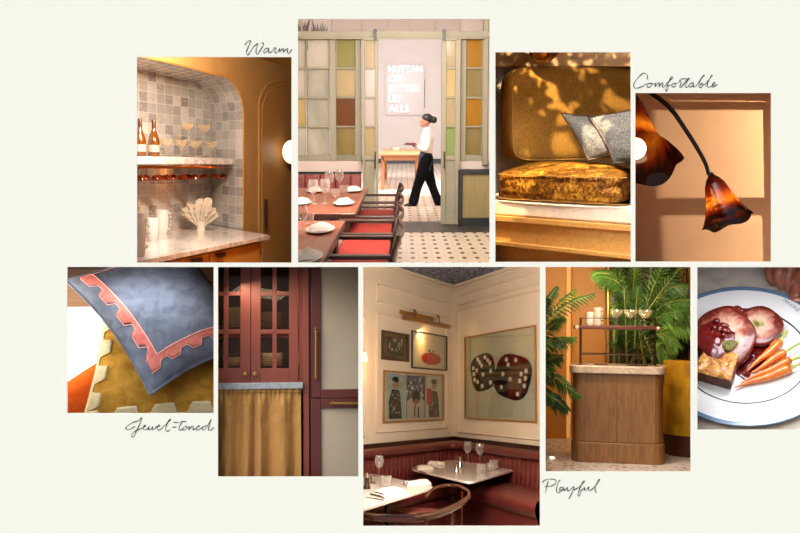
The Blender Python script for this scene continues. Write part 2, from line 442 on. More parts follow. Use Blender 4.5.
script('Jewel-toned', [[(150, 85), (175, 60), (165, 95), (140, 150), (115, 205), (98, 215), (95, 195), (125, 165), (165, 150), (190, 135), (205, 128), (200, 118), (185, 140), (195, 158), (220, 150), (235, 128), (228, 155), (250, 150), (262, 130), (258, 155), (280, 148), (295, 130), (320, 128), (310, 120), (298, 145), (312, 160), (340, 140), (385, 95), (405, 75), (395, 75), (375, 115), (365, 155), (380, 170), (400, 155)],
    [(150, 85), (100, 100), (55, 130), (48, 150), (70, 158), (120, 130)], [(418, 138), (450, 134)],
    [(430, 95), (450, 100), (500, 92), (530, 92)],
    [(500, 85), (480, 125), (470, 155), (490, 158), (515, 135), (535, 130), (525, 130), (500, 150), (520, 160), (538, 140), (555, 135), (548, 160), (575, 130), (590, 135), (585, 158), (615, 140), (635, 128), (625, 125), (610, 150), (625, 160), (660, 135), (690, 125), (670, 130), (655, 150), (680, 155), (720, 90), (730, 75), (712, 130), (708, 160), (725, 162), (748, 140)]],
    'grey handwritten word Jewel-toned below the blue pillow picture', 120, 410, .125)
script('Playful', [[(100, 90), (85, 150), (68, 230)], [(25, 108), (60, 75), (130, 62), (190, 72), (200, 105), (160, 140), (100, 155), (60, 155)],
    [(255, 75), (235, 90), (210, 150), (205, 210), (230, 238), (250, 215), (300, 170), (265, 165), (240, 195), (262, 208), (300, 180), (295, 208), (320, 190), (345, 165), (345, 210), (380, 195), (410, 165), (425, 165), (400, 230), (360, 310)],
    [(410, 200), (470, 175), (520, 130), (555, 90), (535, 95), (500, 170), (475, 250), (480, 272), (500, 255), (505, 215), (530, 195), (560, 165), (555, 200), (580, 195), (612, 160), (605, 205), (640, 195), (700, 140), (745, 70), (725, 80), (690, 160), (695, 220), (715, 235)]],
    'grey handwritten word Playful below the bar cabinet picture', 540, 474, .08)
def cushion_box(mb, w, d, h, n=8, res=14, bulge=.05, wr=0, seed=0, top=0):
    """rounded box cushion centred on its own origin (half sizes w, d, h)"""
    def pt(x, y, z):
        m = (abs(x) ** n + abs(y) ** n + abs(z) ** n) ** (1 / n); x, y, z = x / m, y / m, z / m
        bx = 1 + bulge * (1 - y * y) * (1 - z * z); by = 1 + bulge * 1.5 * (1 - x * x) * (1 - z * z); bz = 1 + bulge * (1 - x * x) * (1 - y * y)
        r = wr * vnoise(x * 2.5 + seed, y * 2.5, z * 2.5) if wr else 0
        q = V((x * w * bx, y * d * by, z * h * bz + (top * (1 - x ** 4) * (1 - y * y) if z > 0 else 0))); return q * (1 + r)
    for ax in range(3):
        for sg in (-1, 1):
            def fn(u, v, ax=ax, sg=sg):
                a, b = 2 * u - 1, 2 * v - 1; a, b = math.sin(a * PI / 2) * .5 + a * .5, math.sin(b * PI / 2) * .5 + b * .5
                p = [0, 0, 0]; p[ax] = sg; p[(ax + 1) % 3] = a; p[(ax + 2) % 3] = b; return pt(*p)
            mb.grid(fn, res, res)
    return mb
def weld(o, d=.0004):
    if o is None: return None
    q = o.modifiers.new('w', 'WELD'); q.merge_threshold = d
    o.modifiers.move(len(o.modifiers) - 1, 0); return o
def pil_s(A, B, Cc, Dd, th, inset=.03, wr=0, seed=0):
    A, B, Cc, Dd = map(V, (A, B, Cc, Dd)); n = (B - A).cross(Dd - A).normalized()
    def S(u, v, h=0, side=1):
        uu = u + inset * math.sin(PI * v) * (1 - 2 * u); vv = v + inset * math.sin(PI * u) * (1 - 2 * v)
        p = A.lerp(B, uu).lerp(Dd.lerp(Cc, uu), vv)
        pr = lambda t: max(0, 1 - abs(2 * t - 1) ** 2.6) ** .62
        e = th * pr(u) * pr(v) * side + (wr * vnoise(u * 6 + seed, v * 6, side) * min(1, 6 * min(u, 1 - u, v, 1 - v)) if wr else 0)
        return p + n * (e + h)
    return S
def pil_mesh(mb, S, n=40):
    mb.grid(lambda u, v: S(u, v), n, n); mb.grid(lambda u, v: S(u, v, 0, -1), n, n); return mb
def ease(k, n): return (1 - math.cos(PI * k / n)) / 2
def flesh(mb, name, m, parent, vox=.8, sm=4):
    o = mb.build(name, m, parent, smooth=180)
    if o is None: return None
    q = o.modifiers.new('r', 'REMESH'); q.mode = 'VOXEL'; q.voxel_size = vox * U; q.use_smooth_shade = True
    q = o.modifiers.new('s', 'SMOOTH'); q.factor = .6; q.iterations = sm; return o
# ================================================================== the tiled bar niche
def bar():
    R = RECTS['bar']; fr = Fr(214, 158, 408); fr.fence(R, 'rb')
    frustum('box', R, 1.95, mat('bar room ochre wall', '9A6220', rough=.85), off=(60, 0, 60, 0))
    wv = V((.723, .691, 0)); nv = V((-.691, .723, 0)); A0 = V((-76.5, 8, -103.4)) 
    M = Matrix((wv, nv, V((0, 0, 1)))).transposed(); org = A0
    B = lambda: MB(fr).set(org, M, False)
    def wp(px, py, b): p = fr.hit(px, py, org + nv * b, nv) - org; return V((p.dot(wv), b, p.z))
    W = lambda p: org + M @ V(p)
    zc = fr.hit(137.5, 261.4, org, nv); cz = (zc - org).z        # top of the counter relative to the origin
    a_end = wp(269.5, 233.7, 0).x; aw = wp(242.5, 229, 54).x; bw = 54; bb = 120
    ochre = mat('ochre satin paint', 'B8925A', c2='B08A50', vs=5, rough=.5)
    och2 = mat('ochre cabinet front', 'B8863C', c2='B07E36', vs=5, rough=.45)
    tl = tiles('zellige tile', (14.2, 14.2), .03, ['8A8682', 'BEBAB4', 'A6A29E', 'CFCCC6', 'B0AAA2', 'DCD8D2', '928E8A', 'C4C0BA'], 'CFCAC2', rough=.12, spec=.5)
    # arch outline: front points measured on the wall plane
    fp = [(120, 53), (140, 58), (160.6, 62.3), (185, 66.8), (200.3, 69.6), (214, 72.6), (223.7, 76.5), (228.6, 79.3), (233.5, 84.3), (237.4, 90), (239.8, 96), (241.2, 103), (242.3, 112), (242.5, 140), (242.5, 180), (242.5, 229)]
    arc = [wp(x, y, bw) for x, y in fp]
    ztop = [p.z for p in arc]; arc = [V((p.x, 0, p.z)) for p in arc]; zmax = sum(p.z for p in arc[1:5]) / 4
    for i, p in enumerate(arc):
        if i < 6: p.z = zmax - (0 if i < 4 else (i - 3) * .8)
        if i > 11: p.x = aw
    arc[-1].z = cz; arc.insert(0, V((arc[0].x - 160, 0, zmax)))
    arc = bez(arc, 3)
    L_ = [0]
    for i in range(1, len(arc)): L_.append(L_[-1] + (arc[i] - arc[i - 1]).length)
    mb = B(); n = len(arc)
    mb.grid(lambda u, v: (arc[int(round(u * (n - 1)))].x, bw + (bb - bw) * v, arc[int(round(u * (n - 1)))].z), n - 1, 6, uvfn=lambda u, v: (L_[int(round(u * (n - 1)))], v * (bb - bw)))
    struct(mb.build('wall_niche_side', tl, fixn=False))
    mb = B(); al, ah = arc[0].x, arc[-1].x
    mb.grid(lambda u, v: (al + (ah - al + 2) * u, bb, cz - 4 + (zmax - cz + 6) * v), 4, 4, uvfn=lambda u, v: (al + (ah - al + 2) * u + 400, (zmax - cz + 6) * v)); struct(mb.build('wall_niche_back', tl, fixn=False))
    # mustard wall with the arch cut in it
    mb = B(); top = cz + 260; outer = [V((p.x, 0, p.z)) for p in arc]
    mb.grid(lambda u, v: (lambda p: (p.x, bw, p.z + (top - p.z) * v))(arc[int(round(u * (n - 1)))]), n - 1, 1)
    mb.add([(aw, bw, cz - 200), (aw + 500, bw, cz - 200), (aw + 500, bw, top), (aw, bw, top)], [(0, 1, 2, 3)]); mb.add([(aw - 500, bw, cz - 200), (aw, bw, cz - 200), (aw, bw, cz), (aw - 500, bw, cz)], [(0, 1, 2, 3)])
    o = mb.build('wall_front', ochre, fixn=False, smooth=0); struct(o)
    mb = B(); mb.tube([(p.x + (1.2 if p.x > aw - 5 else 0), bw - .3, p.z + (1.2 if p.z > zmax - 30 else 0)) for p in arc], 1.5, 8); struct(mb.build('trim_1', mat('ochre arch bead', 'C0883A', rough=.4)))
    # right hand door arch
    T = thing(fr, 'arched_door', 'dark ochre arched door panel with raised moulding right of the tiled niche', 'door', W(wp(275, 262, bw - 2)))
    dp = [(258.8, 290), (258.8, 180), (258.8, 120), (259, 105), (260.4, 97), (264, 89.5), (269, 84), (276, 81.5), (286, 80.8), (300, 80.6)]
    dq = bez([wp(x, y, bw - 1) for x, y in dp], 4); B().tube(dq, 1.5, 8).build('moulding', ochre, T)
    dq2 = [V((p.x + 8 + 0 * i, bw - .8, p.z - (7 if p.z > cz + 90 else 0))) for i, p in enumerate(dq)]
    B().tube(dq2, .8, 8).build('inner_moulding', mat('dark ochre paint', 'B48A50', rough=.45), T)
    pts = [V((p.x + .5, bw - .6, p.z)) for p in dq]; mb = B(); mb.add(pts + [V((dq[-1].x + 40, bw - .6, dq[-1].z)), V((dq[-1].x + 40, bw - .6, cz - 160)), V((dq[0].x + .5, bw - .6, cz - 160))], [tuple(range(len(pts) + 3))])
    mb.build('door_leaf', mat('dark ochre paint', 'C0945C', c2='B88C54', vs=4, rough=.45), T, solid=.6, smooth=0)
    h0, h1 = wp(266, 199, bw - 5), wp(266, 227, bw - 5); B().tube([h0, h1], 2.6, 12).build('handle', mat('dark bronze pull', '3A1C0C', rough=.35, metal=.5), T)
    # lit globe on the right
    g = W(wp(291.2, 152, bw - 16)); T = thing(fr, 'wall_globe_lamp', 'glowing cream globe wall lamp at the right edge of the bar', 'lamp', g)
    MB(fr).set(g, None, True).ball((0, 0, 0), 17, 28, (.86, .86, 1.14)).build('globe', mat('lit opal glass', 'FFF2DC', emis='FFE9C4', estr=1.3), T)
    B().tube([wp(291.2, 152, bw - 4), wp(291.2, 152, bw)], 6, 16).build('wall_plate', mat('aged brass', 'B98A4E', metal=.9, rough=.3), T)
    # counter and cabinet
    mc = marble('warm grey marble', 'E4DFDA', '8E8A86', 10, .85, rough=.14, coat=.3)
    T = thing(fr, 'bar_counter', 'white veined marble counter top on ochre cupboards with black pulls', 'counter', W((a_end - 60, 20, cz - 60)))
    t_ = cz - wp(269.5, 239.2, 0).z
    B().box((-260, 0, cz - t_), (a_end, bb, cz)).build('worktop', mc, T, bev=.35)
    B().box((-260, 7, cz - 200), (a_end - 8, bw, cz - t_)).build('cabinet', ochre, T, bev=.4)
    dv = wp(209.5, 258, 4).x
    for x0, x1 in ((dv - 70, dv - .6), (dv + .6, a_end - 16)):
        o = B().box((x0, 4, cz - 180), (x1, 7, cz - t_ - 3)).build('door', och2, T, bev=.5)
        hx = wp(198, 256.5, 1).x if x0 < dv - 1 else wp(221.5, 251.5, 1).x
        if o: B().box((hx - 7, .5, cz - t_ - 7.2), (hx + 7, 4, cz - t_ - 5)).box((hx - 7, .5, cz - t_ - 10), (hx + 7, 1.6, cz - t_ - 7.2)).build('pull', mat('black bronze', '20140C', rough=.35, metal=.7), o)
    # shelf
    bs0, bs1 = 68, 104; s_t = wp(233, 158.2, bs0).z; s_b = wp(233, 164.6, bs0).z; ax = wp(233.4, 160, bs0).x
    T = thing(fr, 'marble_shelf', 'marble shelf across the tiled niche with an amber glowing underside', 'shelf', W((ax - 60, 80, s_b)))
    B().box((-160, bs0, s_b), (ax, bb - .5, s_t)).build('slab', mc, T, bev=.6)
    B().box((-160, bs0 + 6, s_b - 5.5), (ax - 16, bs1, s_b - 2.8)).build('glass_rack', mat('amber brass rack', 'C06A18', metal=.6, rough=.3), T)
    gl = glass('smoky coupe glass', 'F2E8D6', base=.1, gloss=1.0, haze=.26); am = glass('amber glass', 'B4481E', base=.12, gloss=.7, haze=.35)
    # hanging amber coupes
    prof = [(0, 0), (4.6, -.2), (4.6, -.6), (.6, -1), (.45, -6), (.6, -8.2), (4.8, -9.8), (6.4, -12.6), (6.8, -15.4), (6.4, -15.3), (4.4, -11), (0, -9.2)]
    base = None; xs = [141, 148.3, 156.2, 161.6, 167.4, 175.6, 182.2, 191, 195.3, 206.5, 215.6, 225.5]
    zr = s_b - 5.6
    for i, x in enumerate(xs):
        loc = W(V((wp(x, 172, 84).x, 84 + (i % 2) * 6, zr))); lab = 'amber coupe glass hanging upside down under the shelf, ' + ('leftmost' if i == 0 else 'rightmost' if i == 11 else '%s from the left' % ('second third fourth fifth sixth seventh eighth ninth tenth eleventh'.split()[i - 1]))
        if base is None:
            base = thing(fr, 'hanging_coupe_glass', lab, 'glass', loc, 'amber glasses hanging under the bar shelf'); MB(fr).set(loc, None, True).lathe(prof[5:], 20).build('bowl', am, base); MB(fr).set(loc, None, True).lathe(prof[:6], 16).build('stem', gl, base)
        else: dup(fr, base, loc, lab)
    # clear coupes on the shelf
    cp = [(0, 0), (5.2, .2), (5, .7), (.8, 1.2), (.6, 10), (1, 12), (5.5, 15), (8.8, 19.5), (9.4, 23.5), (9.1, 23.4), (8.4, 19.8), (5, 15.8), (0, 13)]
    base = None; wine = mat('pale amber drink', 'C8A060', rough=.1)
    for (x, zz, lab) in ((166.5, 0, 'clear coupe glass on the marble shelf, nearest the bottles'), (181, 0, 'clear coupe glass on the shelf, second from the bottles'), (195.5, 0, 'clear coupe glass on the shelf, third from the bottles'), (211, 0, 'clear coupe glass on the shelf, last in the lower row'), (187.5, 23.6, 'clear coupe glass balanced on top of the second and third'), (204, 23.6, 'clear coupe glass balanced on top at the right end')):
        loc = W(V((wp(x, 150, 88).x, 88, s_t + zz)))
        if base is None:
            base = thing(fr, 'coupe_glass', lab, 'glass', loc, 'clear coupes on the bar shelf'); MB(fr).set(loc, None, True).lathe(cp[5:], 24).build('bowl', gl, base); MB(fr).set(loc, None, True).lathe(cp[:6], 18).build('stem', gl, base)
        else: dup(fr, base, loc, lab)
    # bottles
    base = None
    for x, lab in ((140, 'rose wine bottle with a white label at the left edge of the shelf'), (153.8, 'rose wine bottle with a white label beside the coupes')):
        loc = W(V((wp(x, 150, 84).x, 84, s_t)))
        if base is None:
            base = thing(fr, 'wine_bottle', lab, 'bottle', loc, 'rose wine bottles on the bar shelf'); b_ = lambda: MB(fr).set(loc, None, True)
            b_().lathe([(0, 0), (7, 0), (7.4, .8), (7.4, 19), (6.6, 23), (4.1, 30), (2.6, 35), (2.3, 41), (0, 41)], 28).build('body', mat('rose wine in glass', '70400F', c2='603408', rough=.08, coat=.6, spec=.6), base)
            b_().lathe([(2.5, 36), (2.65, 36), (2.65, 46.5), (2.5, 47), (0, 47)], 20).build('cap', mat('dark gold foil', '4A2E14', rough=.3, metal=.4), base)
            b_().lathe([(7.5, 6), (7.58, 6), (7.58, 15), (7.5, 15)], 28, caps=False).build('label', mat('cream paper label', 'A89E92', rough=.7), base)
        else: dup(fr, base, loc, lab)
    # white beaded cups on the counter
    wc = mat('white glazed ceramic', 'D2CEC8', rough=.25, coat=.3)
    def cup(px, pyb, h, r, hx, lab, b):
        p = fr.hit(px, pyb, W((0, 0, cz)), (0, 0, 1)); T = thing(fr, 'ceramic_cup', lab, 'cup', p, 'white cups on the bar counter'); q = lambda: MB(fr).set(p, None, True)
        q().lathe([(0, 0), (r * .72, 0), (r * .8, 1), (r * .98, h * .35), (r, h * .7), (r * .92, h), (r * .84, h), (r * .9, h * .6), (r * .6, 3), (0, 2)], 32, wob=lambda t, z: 1 + .012 * math.cos(14 * t)).build('body', wc, T)
        mb = q()
        for i in range(7):
            a = -PI / 2 + PI * i / 6; mb.ball((hx * (r * .98 + 3.2 * math.cos(a)), -1, h * .55 + h * .34 * math.sin(a)), 1.35, 10)
        mb.build('beaded_handle', wc, T)
    cup(161.8, 234.5, 34, 9.6, 1, 'white ceramic cup with beaded handle nearest the coral vase', 1)
    cup(152.5, 240.5, 29, 8.2, -1, 'white ceramic cup with beaded handle between the other two', 1)
    cup(139.5, 257, 46, 6.6, 1, 'tall white ceramic cup with beaded handle at the left edge', 1)
    # coral shaped vase
    p = fr.hit(201, 230.5, W((0, 0, cz)), (0, 0, 1)); T = thing(fr, 'coral_vase', 'white ruffled fan shaped coral vase on the marble counter', 'vase', p)
    wcm = mat('matt white ceramic', 'CDC2B0', rough=.6)
    for lay, (sc_, dy_, ph) in enumerate(((1.0, 3, 0), (.84, -4, 1.3), (.62, -9, 2.2))):
        def fan(u, v, sc_=sc_, dy_=dy_, ph=ph):
            a = -1.42 + 2.84 * v; rr = (3 + 40 * u) * sc_ * (1 + .09 * math.sin(v * 13 + ph) * u + .05 * math.sin(v * 31 + ph) * u); f = math.sin(v * 2 * PI * 6.5 + ph + 1.1 * math.sin(v * 7))
            curl = max(0, u - .78) * 9
            return (.62 * rr * math.sin(a) + 1.2 * u * f, dy_ * u + 4.2 * u * f - curl * (1 + .5 * f), 3 + rr * (.16 + .84 * math.cos(a * .86)) - curl * .35)
        weld(MB(fr).set(p, None, True).grid(fan, 26, 150).build('ruffled_fan', wcm, T, smooth=180, solid=1.1, fixn=False))
    MB(fr).set(p, None, True).lathe([(0, 0), (6.5, 0), (5.6, 3), (5, 7), (7, 13), (0, 15)], 20).build('foot', wcm, T)
    light(fr, (-30, 42, 138), W((110, 110, 50)), 60, 21, 'FAF6F4', size2=26)
    light(fr, (50, 36, 128), W((262, 52, 50)), 40, 46, 'FFE8CC', size2=20)  # added lamp that brightens the ochre wall on the right
    light(fr, W((150, 90, s_b - 1)) , W((150, 92, 0)), 60, 2.0, 'FF9A40', size2=2)
bar()
# ================================================================== the dining hall with the sliding glass doors
def hall():
    R = RECTS['hall']; fr = Fr(403, 120, 350); fr.fence(R)
    frustum('box', R, 7.2, mat('hall outer wall', 'D8C8BC', rough=.9), off=(0, 0, 60, 0))
    A = lambda px, py, y: fr.at(px, py, y=y); G = lambda px, py, z: fr.at(px, py, z=z)
    HF = -280.0; YP = 588; ZT = -149.0
    # ---- floor
    def tilefloor(name, y0, y1, x0=-420, x1=420):
        MB(fr).grid(lambda u, v: (x0 + (x1 - x0) * u, y0 + (y1 - y0) * v, HF), 2, 2, uvfn=lambda u, v: (x0 + (x1 - x0) * u + 1000, y0 + (y1 - y0) * v))
    t = NT('cream octagon tiles with black dots'); uv = t.add('ShaderNodeTexCoord').outputs['UV']; sp = t.add('ShaderNodeSeparateXYZ'); t.link(uv, sp.inputs[0])
    S_ = 26.5
    u = t.math('SUBTRACT', t.math('FRACT', t.math('DIVIDE', sp.outputs[0], S_)), .5); v = t.math('SUBTRACT', t.math('FRACT', t.math('DIVIDE', sp.outputs[1], S_)), .5)
    u, v = t.math('ABSOLUTE', u), t.math('ABSOLUTE', v)
    dot = t.math('LESS_THAN', t.math('ADD', u, v), .235); g = t.math('GREATER_THAN', t.math('MAXIMUM', u, v), .487)
    c = t.mix(dot, t.mix(t.math('MULTIPLY', g, .35), t.ramp(t.noise(uv, .02, 3), [(.3, 'E2D2BC'), (.7, 'EADBC8')]), '7A6A5C'), '2A2422'); t.link(c, t.b.inputs['Base Color']); tf = t.fin(rough=.3)
    mb = MB(fr)
    for y0, y1 in ((150, 517), (611, 1935)):
        mb.grid(lambda u, v: (-420 + 840 * u, y0 + (y1 - y0) * v, HF), 6, 6, uvfn=lambda u, v: (580 + 840 * u, 3 + y0 + (y1 - y0) * v))
    struct(mb.build('floor', tf, smooth=0))
    struct(MB(fr).grid(lambda u, v: (-420 + 840 * u, 517 + 94 * v, HF), 2, 2, uvfn=lambda u, v: (840 * u, 94 * v)).build('floor', tiles('slate grey floor tile', (42, 47), .03, ['201E1E', '282626', '30302E'], '6A6662', rough=.45), smooth=0))
    white = mat('soft white wall', 'F0E8E0', rough=.85); sage = mat('sage putty paint', 'A09A82', c2='98927A', vs=3, rough=.5); navy = mat('near black navy paint', '080B10', rough=.45)
    # far wall, skirting
    YB = 1929
    struct(MB(fr).box((-700, YB, HF), (700, YB + 6, 900)).build('wall_back', white)); a, b = A(300, 158.8, YB), A(490, 163, YB); struct(MB(fr).box((-700, YB - 6, b.z), (700, YB, a.z)).build('baseboard_back', navy))
    def pb(mb, l, r, t_, b_, y, th):
        p, q = A(l, t_, y), A(r, b_, y); return mb.box((p.x, y, q.z), (q.x, y + th, p.z))
    # ---- glazed partition
    def grille(name, label, par_kind, l, r, t_, b_, xs, ys, y, th, bar, fill, extra=None):
        """frame with panes: xs/ys are the inner bar positions, fill[row][col] the pane materials"""
        T = bpy.data.objects.new(name, None); C.objects.link(T); T.empty_display_size = .02; loc = A((l + r) / 2, b_, y); T.matrix_world = Matrix.Translation(fr.w(loc)) @ fr.R.to_4x4(); T['_o'] = list(loc); _keep.append(T)
        if par_kind: T['kind'] = 'structure'
        mb = MB(fr)
        for x0, x1 in xs: pb(mb, x0, x1, t_, b_, y, th)
        for y0, y1 in ys: pb(mb, l, r, y0, y1, y + .6, th - 1.2)
        mb.build('frame', sage, T, bev=.8)
        cols = [(xs[i][1], xs[i + 1][0]) for i in range(len(xs) - 1)]; rows = [(ys[i][1], ys[i + 1][0]) for i in range(len(ys) - 1)]
        for i, (y0, y1) in enumerate(rows):
            for j, (x0, x1) in enumerate(cols):
                m = fill[i][j]
                if m is None: continue
                MB(fr).__class__; q = MB(fr); pb(q, x0 - .3, x1 + .3, y0 - .3, y1 + .3, y + th * .45, 2); q.build('pane', m, T, smooth=0)
        return T
    def cg(c1, c2, vs=1.5):
        n_ = 'art glass ' + c1 + c2
        if n_ in _M: return _M[n_]
        t = NT(n_); col = t.ramp(t.noise(t.coords(scale=(1, 1, .5)), vs, 4, .6, .5), [(.35, c1), (.65, c2)]); t.link(col, t.b.inputs['Base Color']); t.fin(rough=.15, spec=.5)
        tl = t.add('ShaderNodeBsdfTranslucent'); t.link(col, tl.inputs[0]); mx = t.add('ShaderNodeMixShader'); mx.inputs[0].default_value = .5; t.link(t.b.outputs[0], mx.inputs[1]); t.link(tl.outputs[0], mx.inputs[2]); t.link(mx.outputs[0], t.out.inputs[0]); _M[n_] = t.m; return t.m
    wh = cg('F0ECE2', 'D6D2C2'); wg = cg('E8E6DA', 'A8AC96'); gr = cg('A8A860', 'BDB474'); be = cg('D0BF92', 'E0D2AC'); br = cg('7E4A20', '9A602E'); am = cg('C08C20', 'DCAA3A'); ol = cg('A8945A', 'C4B47C'); ye = cg('E0CC8C', 'EEE0B0'); pk = cg('E0D6CC', 'ECE4DC'); lg = cg('A8BC78', 'BED090')
    ys = [(36.5, 39.5), (67.2, 69), (96.8, 98.6), (125.8, 127.6), (155, 161)]
    grille('window_1', '', True, 290, 357, 36, 161, [(285, 287), (305.6, 308), (329.2, 336)], ys, YP + 4, 9, 2, [[wh, wh], [pk, wg], [ye, wg], [wh, wg]])
    grille('window_2', '', True, 334, 361, 36, 161, [(334, 336.6), (355.2, 361.5)], ys, YP + 4, 9, 2, [[gr], [be], [br], [ol]])
    grille('window_3', '', True, 460, 487, 36, 161, [(459, 465.5), (482.5, 486.8)], ys, YP + 4, 9, 2, [[am], [ol], [am], [ol]])
    # transom above, header, posts
    mb = MB(fr)
    for x in (301, 331.5, 362, 386.8, 411.2, 435.8, 460.3): pb(mb, x - .9, x + .9, 5, 33, YP + 6, 6)
    pb(mb, 290, 500, 31.2, 37.2, YP - 2, 16); pb(mb, 484, 487.2, 5, 165, YP, 12); struct(mb.build('trim_1', sage, bev=.8))
    tp_ = glass('transom glass', 'F4EEEA', base=.12); T = MB(fr); pb(T, 290, 484, 5, 32, YP + 8, 1.5); o = T.build('window_4', tp_); struct(o)
    # pink white dado wall under the windows, dark line, end wall
    dado = mat('pale blush wall', 'E4D2C8', rough=.8)
    mb = MB(fr); pb(mb, 290, 361.5, 160, 226, YP + 5, 8); pb(mb, 459, 500, 160, 226, YP + 5, 8); pb(mb, 486.8, 500, 0, 226, YP + 5, 8); struct(mb.build('wall_front', dado))
    mb = MB(fr); pb(mb, 290, 361.5, 171.8, 173.8, YP + 1, 5); struct(mb.build('trim_2', navy))
    # ---- sliding doors
    def sdoor(l, r, rows, fill, label, hx):
        loc = A((l + r) / 2, 224.5, YP - 8); T = thing(fr, 'sliding_door', label, 'door', loc, 'sliding glazed doors of the hall'); y = YP - 8
        mb = MB(fr); pb(mb, l, l + 3.6, 38.5, 224.5, y, 7); pb(mb, r - 3.6, r, 38.5, 224.5, y, 7); pb(mb, l, r, 38.5, 40.4, y, 7)
        for y0, y1 in ys[1:4] + [(155.5, 160), (214, 224.5)]: pb(mb, l, r, y0, y1, y + .6, 5.8)
        mb.build('frame', sage, T, bev=.8)
        for (y0, y1), m in zip(((40, 67.5), (68.8, 97), (98.4, 126), (127.4, 156)), fill): q = MB(fr); pb(q, l + 3.4, r - 3.4, y0, y1, y + 3, 1.5); q.build('pane', m, T, smooth=0)
        q = MB(fr); pb(q, l + 3.4, r - 3.4, 159.5, 214.5, y + 3, 2.5); q.build('lower_panel', sage, T)
        a, b = A(hx, 152, y - 6), A(hx, 168, y - 6); MB(fr).tube([a, b], 2.0, 10).tube([a, a + V((0, 6, 0))], 1.6, 8).tube([b, b + V((0, 6, 0))], 1.6, 8).build('pull_handle', mat('dark brass handle', '6A5638', metal=.7, rough=.4), T)
        q = MB(fr); pb(q, hx - 1.2, hx + 1.2, 33, 41, y - 2, 3); q.build('hanger', mat('black iron hanger', '1A1818', rough=.4), T); a = A(hx, 30.8, y - 1); MB(fr).set(a, rotx(PI / 2), True).lathe([(0, -2), (5, -2), (5, 2), (0, 2)], 20).build('roller', mat('black iron hanger', ''), T)
    sdoor(361.8, 378.3, 0, [be, pk, pk, be], 'left sliding glazed door in a sage green frame beside the doorway', 375.4)
    sdoor(441.8, 459.4, 0, [be, ye, be, lg], 'right sliding glazed door in a sage green frame with a green lowest pane', 444.2)
    mb = MB(fr); pb(mb, 300, 484, 37.4, 38.8, YP - 9, 4); struct(mb.build('trim_3', sage, bev=.4))
    # navy framed low cabinet right
    yc = YP - 22; T = thing(fr, 'low_service_counter', 'low navy framed counter with a woven olive panel right of the doorway', 'counter', A(475, 227, yc))
    mb = MB(fr); pb(mb, 459, 500, 170.2, 174.2, yc, 24); pb(mb, 459, 462.2, 172, 227, yc, 24); pb(mb, 459, 500, 218, 227, yc, 24); mb.build('frame', navy, T, bev=1)
    q = MB(fr); pb(q, 462, 500, 174, 218.5, yc + 3, 4); q.build('woven_panel', mat('olive woven panel', '8E7E50', c2='9C8C5C', vs=60, stretch=(1, 1, .1), rough=.7), T)
    for (x0_, sc_, lab) in ((303, 1.0, 'tall dark leafed plant behind the transom at the far left'), (320, .9, 'tall dark leafed plant behind the transom left of the olive pane')):
        b_ = V((A(x0_, 100, 760).x, 760, HF)); T = thing(fr, 'tall_plant', lab, 'plant', b_, 'tall plants behind the left window'); rnd = random.Random(int(x0_)); top = A(x0_, 40, 760).z
        MB(fr).set(b_, None, True).tube([(0, 0, 0), (4, 0, 200), (0, 0, top - HF)], 3, 8).build('stem', mat('dark plant stem', '3A3428', rough=.8), T); mb = MB(fr).set(b_, None, True)
        for i in range(16):
            a_ = rnd.uniform(-.5, .5); L_ = rnd.uniform(60, 105) * sc_; z0 = top - HF - rnd.uniform(0, 60); c_ = V((0, 0, z0)); d_ = V((math.sin(a_), rnd.uniform(-.3, .3), math.cos(a_))); e_ = c_ + d_ * L_; s_ = V((8, 0, 0))
            mb.add([c_, c_.lerp(e_, .4) + s_, e_, c_.lerp(e_, .4) - s_, c_.lerp(e_, .4) + V((0, -2, 0))], [(0, 1, 4), (1, 2, 4), (2, 3, 4), (3, 0, 4)])
        mb.build('foliage', mat('dark plant leaf', '11150D', rough=.6), T, smooth=0, fixn=False)
    # ---- neon lettering on the far wall
    T = thing(fr, 'neon_sign', 'white neon lettering in five lines on the far white wall', 'sign', A(404, 112, YB - 6)); neon = mat('white neon', 'FFFFFF', emis='F8F4FF', estr=3.0)
    for txt, x0, x1, yb in (('HUTTAN', 389, 422, 72.5), ('OR', 389, 401.5, 82), ('BUTTER', 389, 419, 92), ('LET', 389, 401.5, 102), ('ALLS', 389, 408.5, 112)):
        p, q = A(x0, yb, YB - 34), A(x1, yb, YB - 34); mb = MB(fr); text_mb(mb, txt, 62, (0, 0, 0), None, extrude=1.5, align='LEFT', bevel=-1.4)
        w0 = max(v_.x for v_ in mb.v) - min(v_.x for v_ in mb.v); s_ = (q.x - p.x) / w0; mx_ = min(v_.x for v_ in mb.v)
        mb.v = [V((p.x + (v_.x - mx_) * s_, YB - 34 + v_.y * .4, p.z + v_.z)) for v_ in mb.v]; mb.build('neon_word', neon, T)
    q = MB(fr); pb(q, 386, 424, 64.5, 115, YB - 8, 2); q.build('backing_board', mat('clear backing board', 'ECE4DE', rough=.8), T)
    cab = [A(424.5, y_, YB - 3) for y_ in (79, 90, 100, 108)]; tag(MB(fr).tube(cab, 1.6, 6).build('lamp_cord', mat('grey cord', '8A8078')), 'thin grey cord hanging on the far wall right of the neon lettering', 'cord')
    # ---- wooden table in the far room
    hw = wood('honey beech', '94603C', 'A87248', axis=0, s=2, rough=.45); y0, y1 = 1050, 1312; xl, xr = A(381, 190, y0).x, A(420, 190, y0).x
    T = thing(fr, 'wooden_table', 'pale wooden table in the far room behind the walking woman', 'table', V(((xl + xr) / 2, 1180, HF))); zt2 = A(400, 154, y0).z
    MB(fr).box((xl - 6, y0 - 6, zt2 - 6), (xr + 6, y1, zt2)).build('tabletop', hw, T, bev=1); MB(fr).box((xl, y0, zt2 - 26), (xr, y1 - 6, zt2 - 6)).build('apron', hw, T)
